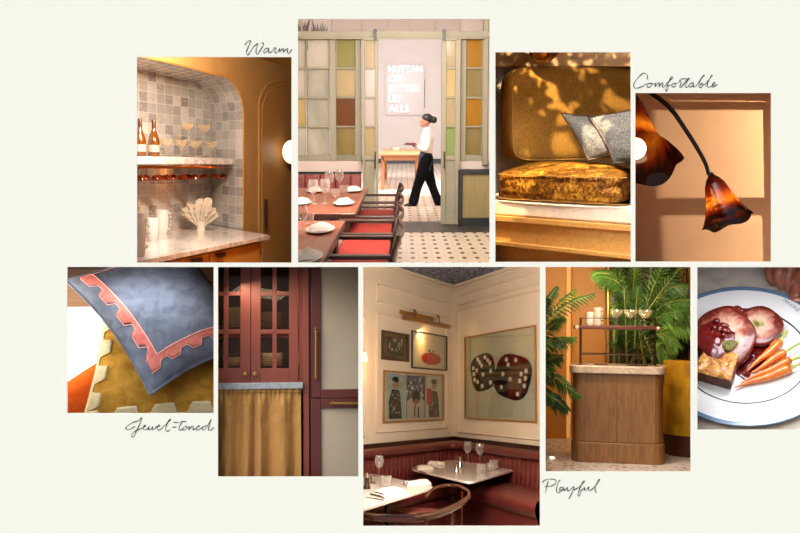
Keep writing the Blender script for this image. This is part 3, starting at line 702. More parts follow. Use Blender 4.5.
    for x in (xl, xr - 13):
        for y in (y0, y1 - 12): MB(fr).box((x, y, HF), (x + 13, y + 6, zt2 - 6)).build('leg', hw, T, bev=.8)
    p = G(396, 150.5, zt2); o = MB(fr).box((p.x - 13, p.y - 8, zt2), (p.x + 13, p.y + 10, zt2 + 13)).build('bread_basket', mat('tan basket', 'B08A58', c2='C8A26E', vs=8, rough=.8), bev=2); tag(o, 'small tan basket standing on the pale wooden table', 'basket')
    # ---- walking woman with a tray
    yw = 790; kk = fr.k(yw); P = lambda px, py, dy=0: A(px, py, yw + dy)
    T = thing(fr, 'person', 'woman in a white shirt, denim apron and black trousers walking left with a tray', 'person', V((A(425, 206, yw).x, yw, HF)))
    def cap(mb, pts, rr, n=12): mb.set((0, 0, 0), None, False); mb.tube(pts, rr, n); [mb.ball(p, r, n, (1, 1 / fr.K, 1)) for p, r in zip(pts, rr)]
    skin = mat('skin tone', 'B8826A', rough=.5, sss=.1)
    class CMB(MB):
        pass
    def limb(name, m, pts, rr, vox=2.2, sm=4, extra=None):
        """pts are (px, py, sideways offset in real units); built true to scale around the body's own axis"""
        c0 = V((A(426, 160, yw).x, yw, A(426, 160, yw).z)); mb = MB(fr).set(c0, None, True)
        for chain, rad in zip(pts, rr):
            q = [V((P(x, y).x - c0.x, d, P(x, y).z - c0.z)) for x, y, d in chain]; q = bez(q, 3); n_ = len(q); r2 = []
            for i in range(n_): f = i / 3; k = min(int(f), len(rad) - 2); r2.append(rad[k] * (1 - (f - k)) + rad[k + 1] * (f - k))
            mb.tube(q, r2, 14); mb.ball(q[0], r2[0], 14); mb.ball(q[-1], r2[-1], 14)
        if extra: extra(mb, c0)
        return flesh(mb, name, m, T, vox, sm)
    def headx(mb, c0):
        h = P(425.2, 121.6) - c0; h = V((h.x, 0, h.z)); mb.ball(h + V((2, 0, 3)), 17, 18, (1.0, .82, 1.1)); mb.ball(h + V((-6, 0, -7)), 10.5, 14, (1, .8, 1.1)); mb.ball(h + V((-17, 0, -1)), 3.2, 10, (1.3, .8, 1)); mb.ball(h + V((-14, 0, -11)), 3.2, 10, (.8, 1.3, .7)); mb.ball(h + V((4, -14, -2)), 4, 10, (1, .4, 1.4))
    limb('head', skin, [[(426.5, 130, 0), (426.2, 126, 0)]], [[7, 7]], 1.8, 3, headx)
    def hairx(mb, c0):
        h = P(426.4, 119.8) - c0; h = V((h.x, 0, h.z)); mb.ball(h + V((3, 0, 4)), 18.5, 18, (1.05, .9, .92)); mb.ball(h + V((24, 0, 0)), 11.5, 14)
    limb('hair', mat('black hair', '120E0E', rough=.5), [[(430, 120, 0), (432, 120.4, 0)]], [[7, 8]], 1.8, 3, hairx)
    limb('shirt', mat('white cotton shirt', 'E4DCD0', rough=.8), [[(427.3, 130.5, 0), (427.5, 137, 0), (426.6, 146, 0), (426, 154, 0)], [(427.5, 133, -22), (428.5, 142, -26), (425.5, 149.5, -24), (418, 147, -18)], [(427, 133, 22), (428, 141, 26), (424, 147, 24), (417.5, 145.5, 18)], [(427, 132.5, -20), (427, 132.5, 20)]],
         [[13, 23, 21, 19], [9, 9, 8, 6.5], [9, 9, 8, 6.5], [11, 11]], 2.0, 5)
    hand = lambda d: [[(417.5, 147 if d < 0 else 145.5, d), (415, 146.4 if d < 0 else 145, d * .95)], [(415, 146.2, d), (413, 146.6, d)], [(415, 145.8, d * .9), (412.8, 146, d * .9)], [(415, 145.4, d * .8), (413, 145.2, d * .8)], [(415.6, 145, d * .85), (414.4, 143.9, d * .8)]]
    limb('hands', skin, hand(-18) + hand(18), [[5, 4.6], [1.8, 1.4], [1.8, 1.4], [1.8, 1.4], [1.8, 1.4]] * 2, 1.0, 1)
    limb('apron', mat('blue denim', '2E4256', c2='26384A', vs=20, rough=.85), [[(425.8, 154.5, 0), (425.2, 160, 0), (424.6, 167, 0)], [(424, 156, -8), (423, 170, -8)], [(424, 156, 8), (423, 170, 8)]], [[21, 23, 22], [17, 18], [17, 18]], 2.2, 4)
    limb('trousers', mat('black trousers', '0C0C10', rough=.9, spec=.1), [[(426, 158, -9), (421.6, 174, -12), (416.8, 188, -12), (413.4, 201.5, -12)], [(427, 158, 9), (429, 175, 12), (433, 188, 12), (438.4, 202.5, 12)], [(426, 157, -5), (426, 157, 5)]], [[21, 19, 15.5, 16.5], [21, 18, 14.5, 14.5], [19, 19]], 2.2, 4)
    limb('shoe', mat('black leather shoes', '16120F', rough=.35), [[(413, 203.6, -12), (408.5, 204.6, -12), (404.8, 205.2, -12)]], [[8, 6.5, 5]], 1.8, 3); limb('shoe', mat('black leather shoes', ''), [[(438.8, 203.6, 12), (436.6, 206.2, 12), (433.6, 208, 12)]], [[7.5, 6.5, 5]], 1.8, 3)
    c0 = P(410.8, 145); o = MB(fr).set(c0, None, True).lathe([(0, 0), (22, 0), (25, 2), (24, 2.4), (0, 1.4)], 32, sq=1.1).build('serving_tray', mat('brown tray', '5E3A2A', rough=.4)); tag(o, 'round brown tray held out in front by the walking woman', 'tray')
    rnd = random.Random(3)
    for i in range(4): o = MB(fr).set(c0 + V((-14 + i * 9, 0, 2)), None, True).lathe([(0, 0), (4.5, 0), (5.2, 5), (4.6, 5.4), (0, 4.8)], 16).build('small_bowl', mat('tan brown bowl', '8A5A42', rough=.4)); tag(o, 'small brown bowl on the round tray, ' + ('at its far left', 'second from the left', 'third from the left', 'nearest the woman')[i], 'bowl', 'bowls on the tray')
    # ---- banquette under the windows
    lea = mat('dusty rose leather', '96504A', c2='8A4640', vs=6, rough=.4); T = thing(fr, 'banquette', 'dusty rose leather banquette under the left window', 'banquette', V((-170, YP - 30, HF)))
    p, q = A(290, 174.5, YP - 12), A(360.8, 174.5, YP - 12)
    x = p.x
    while x < q.x - 10:
        w_ = 40; MB(fr).box((x, YP - 16, A(300, 189, YP - 12).z), (min(x + w_, q.x), YP - 2, A(300, 174.6, YP - 12).z)).build('back_pad', lea, T, bev=4, seg=3); x += w_ + .6
    MB(fr).box((p.x, YP - 14, A(300, 203, YP - 12).z), (q.x, YP - 2, A(300, 189.2, YP - 12).z)).build('lower_back', lea, T, bev=3, seg=3); MB(fr).box((p.x, YP - 70, -205), (q.x, YP - 12, -188)).build('seat', lea, T, bev=4, seg=3); MB(fr).box((p.x, YP - 60, HF), (q.x, YP - 10, -206)).build('base', mat('dark base wood', '241410', rough=.5), T)
    # ---- dining tables
    rw = wood('red brown table wood', '8E4630', 'AA5C42', axis=1, s=3, rough=.35, coat=.1, bump=.05); dkw = wood('dark chair wood', '1E0B07', '34150D', axis=2, s=5, rough=.35, bump=.05)
    def dtable(xr_, ya, yb, label):
        T = thing(fr, 'dining_table', label, 'table', V((xr_ - 100, (ya + yb) / 2, HF)), 'red brown dining tables'); MB(fr).box((-300, ya, ZT - 5), (xr_, yb, ZT)).build('tabletop', rw, T, bev=1); MB(fr).box((-300, ya - .8, ZT - 9), (xr_ + 1.6, ya + 6, ZT - 1.2)).box((xr_ - 3, ya, ZT - 9), (xr_ + 1.6, yb, ZT - 1.2)).build('edge_band', dkw, T, bev=.5)
        for y in (ya + 30, yb - 30): MB(fr).box((xr_ - 75, y - 3, HF + 6), (xr_ - 65, y + 3, ZT - 6)).build('leg', dkw, T); MB(fr).box((xr_ - 110, y - 5, HF), (xr_ - 30, y + 5, HF + 6)).build('foot', dkw, T)
    dtable(-78, 208, 418, 'far red brown dining table laid with four plates'); dtable(-87, 12, 166, 'near red brown dining table cut by the lower left edge')
    # ---- armchairs
    red = mat('bright red seat fabric', '7C140C', c2='962010', vs=8, rough=.7)
    def chair(y, lab):
        T = thing(fr, 'armchair', lab, 'chair', V((-50, y + 36, HF)), 'dark wooden armchairs along the tables'); w_ = 68; x0, x1 = -100, -14; za = -160; zs = -196
        for yy in (y, y + w_):
            MB(fr).box((x0 + 4, yy - 2.5, HF), (x0 + 10, yy + 2.5, za)).build('leg', dkw, T, bev=.6)
            MB(fr).tube([V((x1 - 2, yy, HF)), V((x1 - 4, yy, zs)), V((x1 + 1, yy, za)), V((x1 + 9, yy, -132))], 3.2, 8).build('leg', dkw, T)
            MB(fr).box((x0 - 2, yy - 3.2, za), (x1 + 2, yy + 3.2, za + 4.5)).build('armrest', dkw, T, bev=1)
            MB(fr).box((x0 + 4, yy - 1.6, -250), (x1 - 2, yy + 1.6, -245)).build('stretcher', dkw, T)
        MB(fr).box((x0 + 2, y - 1, zs - 7), (x1, y + w_ + 1, zs)).build('seat_frame', dkw, T, bev=.6)
        MB(fr).box((x0 + 4, y + 3, zs), (x1 - 6, y + w_ - 3, zs + 9)).build('seat_cushion', red, T, bev=3, seg=3)
        for z, w2 in ((-136, 8), (-150, 5), (-166, 5)): mb = MB(fr); mb.grid(lambda u, v: (x1 + 2 + (z + 160) * .28 + 6 * math.sin(PI * v) + (1.6 if 0 else 0), y + w_ * v, z - w2 / 2 + w2 * u), 2, 16); mb.build('back_slat', dkw, T, solid=2.4, fixn=False)
        return T
    for y, lab in ((318, 'dark wooden armchair with red seat, farthest along the tables'), (216, 'dark wooden armchair with red seat, second farthest'), (128, 'dark wooden armchair with red seat, second nearest'), (50, 'dark wooden armchair with red seat, nearest at the bottom edge')): chair(y, lab)
    # ---- plates with napkins, glasses
    wc = mat('white china plate', 'EAE4DC', rough=.25); nk = mat('white linen napkin', 'F0EAE2', rough=.9, bump=.3, bs=40, bd=.004); base = None; nb = None
    for (px, py, lab) in ((353.6, 191, 'right plate at the back of the far table'), (343.8, 204, 'right plate at the front of the far table'), (315.6, 191.5, 'left plate at the back of the far table'), (301.5, 203.5, 'left plate at the front of the far table'), (320.5, 230.5, 'plate at the back of the near table'), (305, 258.5, 'plate at the front of the near table')):
        p = G(px, py, ZT + .3)
        if px < 305: 
            continue_clip = True
        T = thing(fr, 'plate', 'round white ' + lab, 'plate', p, 'white plates on the dining tables'); MB(fr).set(p, None, False).lathe([(0, 0), (11, 0), (18, 2), (19.5, 3), (18, 3), (11, 1.2), (0, 1)], 32).build('dish', wc, T)
        T = thing(fr, 'napkin', 'folded white linen napkin lying on the ' + lab, 'napkin', p + V((0, 0, 2)), 'napkins on the plates')
        MB(fr).set(p + V((0, 0, 2)), rotz(.3), False).grid(lambda u, v: ((u - .5) * 30, (v - .5) * 19, 8.5 * (math.sin(PI * v) * math.sin(PI * u)) ** .35 * (1 + .3 * vnoise(u * 4, v * 4, px))), 20, 16).build('cloth', nk, T, smooth=180, fixn=False)
    gl = glass('hall wine glass', 'F6F2EE', base=.1, gloss=1.0, haze=.17); wgp = [(0, 0), (7, .2), (6.6, .8), (.9, 1.4), (.8, 15), (1.2, 17), (7, 22), (9.6, 29), (9, 38), (7.6, 44), (7.2, 44), (8.6, 38), (9.1, 29), (6.6, 22.8), (0, 18)]
    base = None
    for (px, py, lab) in ((329.5, 192.5, 'wine glass at the middle of the far table, left of the pair'), (339.6, 190, 'wine glass at the middle of the far table, right of the pair'), (313.5, 204, 'wine glass between the two left plates'), (325, 203.5, 'wine glass at the front middle of the far table')):
        p = G(px, py, ZT)
        if base is None: base = thing(fr, 'wine_glass', lab, 'glass', p, 'wine glasses on the dining tables'); MB(fr).set(p, None, True).lathe(wgp[5:], 24).build('bowl', gl, base); MB(fr).set(p, None, True).lathe(wgp[:6], 16).build('stem', gl, base)
        else: dup(fr, base, p, lab)
    p = G(302.5, 231, ZT); T = thing(fr, 'wine_glass', 'wine glass at the left edge of the near table', 'glass', p, 'wine glasses on the dining tables'); MB(fr).set(p, None, True).lathe([(r * .8, z * .8) for r, z in wgp[5:]], 24).build('bowl', gl, T); MB(fr).set(p, None, True).lathe([(r * .8, z * .8) for r, z in wgp[:6]], 16).build('stem', gl, T)
    base = None
    for (px, py, lab) in ((344, 193, 'short tumbler beside the right wine glass on the far table'), (308.5, 224.5, 'short tumbler at the back left of the near table'), (335.5, 197.5, 'short tumbler in the middle of the far table')):
        p = G(px, py, ZT)
        if base is None: base = thing(fr, 'tumbler', lab, 'glass', p, 'tumblers on the dining tables'); MB(fr).set(p, None, True).lathe([(0, 0), (7, 0), (7.6, 1), (8.6, 16), (8.2, 16), (7, 1.6), (0, 1.4)], 24).build('body', gl, base)
        else: dup(fr, base, p, lab)
    # ---- unseen lamps added to light the hall and the far room
    light(fr, (0, 130, 170), (-40, 500, -150), 150, 185, 'FFF6EC', size2=60)
    light(fr, (40, 400, 235), (0, 600, -20), 200, 60, 'FFF8F0', size2=60)
    light(fr, (60, 1000, 480), (0, 1700, -100), 380, 1120, 'F4F6FF', size2=500)
    light(fr, (-100, 700, 300), (-100, 1100, -280), 200, 120, 'FFF6F0', size2=200)
hall()
# ================================================================== the sofa bench in low sun
def sofa():
    R = RECTS['sofa']; fr = Fr(563, 130, 505); fr.fence(R, 'lrb')
    frustum('box', R, 1.75, mat('sofa room wall', '9A7A58', rough=.9), off=(0, 0, 150, 0))
    O = fr.at(496, 199.6, y=112)
    e = V((.909, -.417, 0)); nn = V((.417, .909, 0)); M = Matrix((e, nn, V((0, 0, 1)))).transposed()
    B = lambda: MB(fr).set(O, M, False)
    lw = lambda p: O + M @ V(p)
    oak = wood('honey oak', 'C8944A', 'E0B26C', axis=0, s=5, ratio=12, rough=.38, bump=.1)
    # wooden base under the cushions
    T = thing(fr, 'bench_base', 'honey oak bench base with a white upholstered platform under the velvet seat', 'bench', lw((70, 0, -60)))
    for nm, a, b, m, bv in (('platform', (-40, 0, -19.5), (190, 150, -1), fabric('white boucle linen', 'F0E8DC', 'E4DACA', weave=500), 2.5),
                            ('top_rail', (-40, -4, -26), (190, 150, -19.5), oak, .6), ('front_panel', (-40, -1, -51), (190, 150, -26), oak, .3),
                            ('bottom_rail', (-40, -5, -56), (190, 150, -51), oak, .8), ('plinth', (-40, 5, -90), (190, 150, -56), oak, .3)):
        B().box(a, b).build(nm, m, T, bev=bv)
    # velvet seat cushion
    vel = NT('crushed ochre velvet'); co_ = vel.coords(); n1 = vel.noise(co_, 26, 6, .75, 1.4); n2 = vel.noise(co_, 12, 3)
    vel.link(vel.ramp(vel.math('ADD', vel.math('MULTIPLY', n1, .75), vel.math('MULTIPLY', n2, .25)), [(.4, '2A1502'), (.5, '7A4A08'), (.6, 'D09A34')]), vel.b.inputs['Base Color'])
    vel.bump(n1, .8, .006); vel = vel.fin(rough=.55, sheen=.0, spec=.3)
    T = thing(fr, 'seat_cushion', 'crushed ochre velvet seat cushion lying on the white platform', 'cushion', lw((70, 0, 0)))
    mb = B(); mb.set(O + M @ V((78, 42, 17)), M, False); cushion_box(mb, 80, 42, 16.5, 9, 18, .02, .03, 3, top=11); weld(mb.build('cover', vel, T, smooth=180))
    pip = mat('ochre piping', '9C7430', rough=.7)
    mb = B()
    for z in (1.8, 31.2): mb.tube([(0, 6, z), (2, 1.5, z)] + [(x, -.3 - 1.2 * math.sin(PI * x / 160), z + .5 * math.sin(x * .2)) for x in range(6, 170, 8)], .65, 8)
    mb.build('piping', pip, T)
    # back cushion, turned a little towards the room
    th = math.radians(20); M2 = rotz(th); lin_ = fabric('mustard slub linen', 'AC8440', '8C682C', weave=420, bump=.7, vs=60)
    c0 = fr.at(511, 114.5, y=152) ; w_, d_, h_ = 105, 30, 63
    cc = c0 + M2 @ V((w_, d_, 0))
    T = thing(fr, 'back_cushion', 'large mustard linen back cushion with piped edges leaning behind the seat', 'cushion', cc - V((0, 0, h_)))
    mb = MB(fr).set(cc, M2, False); cushion_box(mb, w_, d_, h_, 9, 20, .03, .012, 1); o = weld(mb.build('cover', lin_, T, smooth=180))
    mb = MB(fr).set(cc, M2, False); n = 9
    for y0 in (-.88, .88):
        pts = []
        for k in range(120):
            t = 2 * PI * k / 120; c_, s_ = math.cos(t), math.sin(t); q = (abs(c_) ** n + abs(s_) ** n) ** (1 / n) / (1 - abs(y0) ** n) ** (1 / n)
            x, z = c_ / q, s_ / q; pts.append((x * w_ * (1 + .03 * (1 - z * z) * .2) * 1.004, y0 * d_ * (1 + .0), z * h_ * (1 + .03 * (1 - x * x) * .25) * 1.006))
        mb.tube(pts, .8, 8, closed=True)
    mb.build('piping', mat('pale gold piping', 'C59A52', rough=.7), T)
    # two grey tweed scatter pillows with dark piping
    tw = NT('grey boucle tweed'); co_ = tw.coords(); n1 = tw.noise(co_, 160, 4, .8); tw.link(tw.ramp(n1, [(.36, '2E2F30'), (.5, '505256'), (.66, '8A8A86')]), tw.b.inputs['Base Color'])
    tw.bump(n1, .6, .003); tw = tw.fin(rough=.95, spec=.1)
    dk = mat('dark brown cord piping', '2B140C', rough=.6)
    for tl, bl, br, tr, d, lab in (((561, 113), (588, 160), (640, 157), (610, 116), 96, 'grey tweed scatter pillow with dark piping, nearer the middle of the bench'),
                                   ((588, 117), (614, 163), (668, 166), (650, 104), 80, 'grey tweed scatter pillow with dark piping, in front at the right end')):
        P = [fr.at(*bl, y=d - 6), fr.at(*br, y=d - 16), fr.at(*tr, y=d + 10), fr.at(*tl, y=d + 16)]
        T = thing(fr, 'scatter_pillow', lab, 'pillow', (P[0] + P[1]) / 2, 'tweed pillows on the bench')
        S = pil_s(P[0], P[1], P[2], P[3], 9.5, .04, 1.5, d)
        weld(pil_mesh(MB(fr), S, 26).build('cover', tw, T, smooth=180, fixn=False))
        MB(fr).tube([S(k / 20, 0) for k in range(20)] + [S(1, k / 20) for k in range(20)] + [S(1 - k / 20, 1) for k in range(20)] + [S(0, 1 - k / 20) for k in range(20)], 1.15, 8, closed=True).build('piping', dk, T)
    # white wall behind, wooden ledge and brass ball
    y1 = 232
    a, c = fr.at(470, 67, y=y1), fr.at(680, 330, y=y1); struct(MB(fr).box((a.x, y1, c.z), (c.x, y1 + 4, a.z + 90)).build('wall_back', mat('white linen wall', 'EAE4DA', rough=.9)))
    p = fr.at(494, 66.5, y=215); q = fr.at(494, 40, y=215)
    mb = MB(fr); mb.add([V((p.x - 20, 215, p.z)), V((p.x + 230, 196, p.z - 9)), V((p.x + 230, 196, p.z + 40)), V((p.x - 20, 215, p.z + 40)), V((p.x - 20, 229, p.z)), V((p.x + 230, 229, p.z - 9)), V((p.x + 230, 229, p.z + 40)), V((p.x - 20, 229, p.z + 40))],
                        [(0, 1, 2, 3), (4, 7, 6, 5), (0, 4, 5, 1), (1, 5, 6, 2), (3, 2, 6, 7), (0, 3, 7, 4)])
    tag(mb.build('wall_ledge', wood('pale ledge wood', 'CCA67C', 'DCB88E', axis=0, s=4, ratio=14, rough=.5), bev=.5), 'pale wooden ledge running along the wall above the mustard back cushion', 'ledge')
    p = fr.at(544, 46.5, y=150); T = thing(fr, 'brass_ball_lamp', 'round brass ball hanging in front of the wooden ledge', 'lamp', p)
    MB(fr).set(p, None, True).ball((0, 0, 0), 20.5, 32).build('globe', mat('polished brass', 'C08A32', metal=1, rough=.18), T)
    MB(fr).set(p, None, True).tube([(0, 0, 20), (0, 0, 60)], 1.2, 10).build('stem', mat('polished brass', ''), T)
    # low sun through a leafy branch added out of view, gaps shaped for sun patches
    S0 = V((-30, 34, 205))
    light(fr, S0, (0, 140, 25), 0.8, 430, 'FFDDA8', 'SPOT', spot=math.radians(84), blend=.5, name='low_sun')
    light(fr, (0, 22, 130), (0, 130, -20), 100, 38, 'FFF0DC', size2=12)  # unseen fill added over the bench
    mid = S0.lerp(V((0, 140, 0)), .22)
    vw = (V((0, 140, 0)) - S0); vt = V((vw.x, vw.y * fr.K, vw.z)).normalized()
    T = thing(fr, 'leaf_gobo', 'leafy branch in the window light above the bench', 'branch', mid)
    rnd = random.Random(11); bright = [(551, 74, 5, 8), (562, 85, 4, 8), (571, 96, 4, 6), (559, 103, 5, 12), (556, 118, 5, 8), (586, 103, 3, 6), (565, 118, 6, 7), (608, 123, 9, 6), (560, 148, 7, 10), (612, 150, 6, 7), (594, 158, 5, 4), (500, 120, 6, 50), (500, 182, 9, 10), (560, 168, 20, 4), (610, 178, 16, 11), (615, 236, 16, 13), (620, 215, 20, 6), (507, 232, 7, 16), (507, 208, 7, 6), (512, 190, 4, 8), (540, 60, 12, 5), (600, 60, 12, 6), (515, 243, 14, 9), (600, 238, 26, 9), (560, 222, 30, 5)]
    ux = vt.cross(V((0, 0, 1))).normalized(); uz = ux.cross(vt).normalized()
    pr = []
    for bx, by, rx, ry in bright:
        for i_ in range(-int(rx / 3.5) - 1, int(rx / 3.5) + 2):
            for j_ in range(-int(ry / 3.5) - 1, int(ry / 3.5) + 2):
                sx, sz = i_ * 3.5 / rx, j_ * 3.5 / ry
                if sx * sx + sz * sz > 1.05: continue
                yy = 110 if by > 165 else 150; h = fr.at(bx + sx * rx, by + sz * ry, y=yy); d = h - S0; d = V((d.x, d.y * fr.K, d.z)); mm = mid - S0; mm = V((mm.x, mm.y * fr.K, mm.z)); t = mm.dot(vt) / d.dot(vt)
                w_ = d * t - mm; pr.append((w_.dot(ux), w_.dot(uz), 2.7 if by > 200 else 1.1))
    mb = MB(fr).set(mid, Matrix((ux, vt, uz)).transposed(), True); cnt = 0
    for i in range(13000):
        x, z = rnd.uniform(-62, 62), rnd.uniform(-60, 62)
        if any((x - a) ** 2 + (z - b) ** 2 < r_ * r_ for a, b, r_ in pr): continue
        qx, qy = fr.px(mb.P((x, 0, z)))
        if qx < 499 or qx > 629 or qy > 42: continue
        s_ = rnd.uniform(1.3, 2.2); a_ = rnd.uniform(0, PI); ca, sa = math.cos(a_), math.sin(a_); dy = rnd.uniform(-.6, .6)
        mb.add([(x + s_ * (ca * u - sa * v), dy, z + s_ * (sa * u + ca * v)) for u, v in ((-1, 0), (-.4, .4), (.4, .35), (1, 0), (.4, -.35), (-.4, -.4))], [(0, 1, 2, 3, 4, 5)])
    mb.build('foliage', mat('branch leaf', '40501E', rough=.6), T, smooth=0, fixn=False, noclip=True)
    mb = MB(fr).set(mid, Matrix((ux, vt, uz)).transposed(), True); mb.tube([(-50, 1, -30), (-10, 1.5, 5), (50, 1, 40)], .8, 6); mb.build('stem', mat('gobo_stem', '4A3520', rough=.9), T, noclip=True)
sofa()
# ================================================================== the amber glass lamp in front of the sunlit wall
def amber_lamp():
    R = RECTS['lamp']; fr = Fr(703, 177); fr.fence(R, 'lb')
    frustum('box', R, 1.26, mat('clay painted wall', 'B88A62', rough=.9), off=(0, 260, 90, 0), back=False)
    wallm = mat('peach clay plaster', 'E0C09A', c2='DAB890', vs=8, bump=.15, bs=120, rough=.95, spec=.1)
    Y = 190
    struct(MB(fr).box((-90, Y, -130), (90, Y + 3, 150)).build('wall_back', wallm))
    S = V((235, 100, 60)); X = 90
    # window opening in the right wall, panes laid out so the low sun throws them on the back wall
    quads = [[(648, 110), (763, 110), (764, 197.5), (653, 198)], [(657, 215.5), (762, 215.5), (764, 300), (660, 300)], [(645, 100), (765, 101), (765, 102), (645, 101.2)]]
    holes = []
    for q in quads:
        h = []
        for px, py in q:
            p = fr.at(px, py, y=Y); t = (X - S.x) / (p.x - S.x); h.append(S + (p - S) * t)
        holes.append(h)
    lo = min(p.y for h in holes for p in h); hi = max(p.y for h in holes for p in h)
    wm = mat('window frame paint', 'D8BE9C', rough=.7)
    # wall around the window: strips that leave the three panes free
    mb = MB(fr); P = lambda y, z: V((X, y, z))
    zt = 150; zb = -130; 
    order = [holes[2], holes[0], holes[1]]
    left = [(p.y, p.z) for h in order for p in (h[0], h[3])]; right = [(p.y, p.z) for h in order for p in (h[1], h[2])]
    def strip(poly):
        mb.prism([P(*q) for q in poly], (0, 0, 0), (3, 0, 0))
    strip([(42, zt)] + left[:1] + left[1:] + [(left[-1][0], zb), (42, zb)][0:1] + [(42, zb)])
    strip([(Y, zt), (Y, zb)] + [(right[-1][0], zb)] * 0 + right[::-1])
    strip([(42, zt), (Y, zt), right[0], left[0]])
    strip([left[1], right[1], right[2], left[2]]); strip([left[3], right[3], right[4], left[4]]); strip([left[5], right[5], (Y, zb), (42, zb)])
    struct(mb.build('wall_right', wm, smooth=0))
    light(fr, S, (10, Y, 0), 1.6, 150, 'FFE2C6', 'SPOT', spot=math.radians(100), blend=.1, name='low_sun')
    # lamp: dark arm and two tulip shades, all one lamp
    y = 52; A = lambda px, py, d=y: fr.at(px, py, y=d)
    T = thing(fr, 'arm_lamp', 'lamp with a curved black arm and two ruffled amber glass tulip shades', 'lamp', A(708, 180))
    iron = mat('blackened bronze', '1A0F0B', rough=.4, metal=.4)
    pts = bez([A(636, 84), A(652, 93.5), A(670.5, 108.6), A(685, 129), A(698, 149.5), A(705.6, 164), A(708.6, 175)], 6)
    MB(fr).tube(pts, [2.7 - .8 * i / (len(pts) - 1) for i in range(len(pts))], 12).build('arm', iron, T)
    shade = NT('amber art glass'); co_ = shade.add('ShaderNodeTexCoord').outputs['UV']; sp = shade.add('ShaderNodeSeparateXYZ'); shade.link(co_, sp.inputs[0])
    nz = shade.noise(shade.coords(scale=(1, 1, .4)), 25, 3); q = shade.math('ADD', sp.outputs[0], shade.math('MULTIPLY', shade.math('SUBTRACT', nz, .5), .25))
    col = shade.ramp(q, [(0, '240A04'), (.2, '5E1806'), (.42, 'A83C0A'), (.62, 'FA9E22'), (.76, 'A83A0C'), (.88, '300A05')])  # bulb glow painted into the glass colour: bright band, darker ends
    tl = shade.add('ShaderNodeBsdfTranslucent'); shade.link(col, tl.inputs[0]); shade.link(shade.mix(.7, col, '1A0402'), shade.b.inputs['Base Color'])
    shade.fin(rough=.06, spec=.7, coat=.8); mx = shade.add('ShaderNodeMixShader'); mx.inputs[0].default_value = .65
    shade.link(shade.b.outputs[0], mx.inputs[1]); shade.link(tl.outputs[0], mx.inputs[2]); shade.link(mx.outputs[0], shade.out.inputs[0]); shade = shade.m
    def tulip(neck, mouth, fwd, prof, rim, lobes, ph, watt, bulb_t, br, bulb_str):
        ax = (mouth - neck); L = ax.length; ax = (ax + V((0, -fwd * L, 0))).normalized() ; L = L * 1.0 / max(.3, math.sqrt(1 - 0)) ; L = (mouth - neck).length * math.sqrt(1 + fwd * fwd)
        z = ax; x = V((0, 1, 0)).cross(z).normalized(); yv = z.cross(x); M = Matrix((x, yv, z)).transposed()
        def fn(u, v):
            t = v * 2 * PI; s_ = u; i = s_ * (len(prof) - 1); k = min(int(i), len(prof) - 2); f = i - k
            f2 = f * f * (3 - 2 * f) * .3 + f * .7; r = prof[k] * (1 - f2) + prof[k + 1] * f2
            a = max(0, (s_ - .72) / .28) ** 2
            r *= 1 + .07 * a * math.cos(lobes * t + ph); zz = s_ * L + a * rim * math.cos(lobes * t + ph + 1.2)
            return (r * math.cos(t), r * math.sin(t), zz)
        o = MB(fr).set(neck, M, False).grid(fn, 36, 72, closev=True, uvfn=lambda u, v: (u, v)).build('shade', shade, T, smooth=180, fixn=False)
        MB(fr).set(neck, M, False).lathe([(0, -2.5), (2.3, -2.2), (3.2, -.5), (3.6, 1.2), (3.4, 3), (0, 3.2)], 18).build('gallery', iron, T)
        bp = neck + M @ V((0, 0, L * bulb_t))
        MB(fr).set(bp, None, False).ball((0, 0, 0), br, 18).build('bulb', mat('lit bulb %.1f' % bulb_str, 'FFFFFF', emis='FFE2B0', estr=bulb_str), o)
        if watt: light(fr, bp, bp + V((0, 10, 0)), br + .4, watt, 'FFC070', 'POINT', name='shade_bulb')
        return bp
    b1 = tulip(A(711, 175), A(728, 221), .28, [3, 7.6, 10.6, 12.2, 13.6, 15.4, 17.6, 20.2, 23, 26], 1.6, 5, .6, 2.0, .62, 3.2, 14)
    b2 = tulip(A(628, 92, 48), A(640, 164, 48), .62, [5, 10, 14, 16.5, 18.5, 21, 24.5, 29, 36, 45], 3.5, 5, 2.0, 4.2, .8, 11, 9)
    light(fr, (20, 50, 98), (0, 150, -10), 60, .15, 'FFA868', size2=8)
amber_lamp()
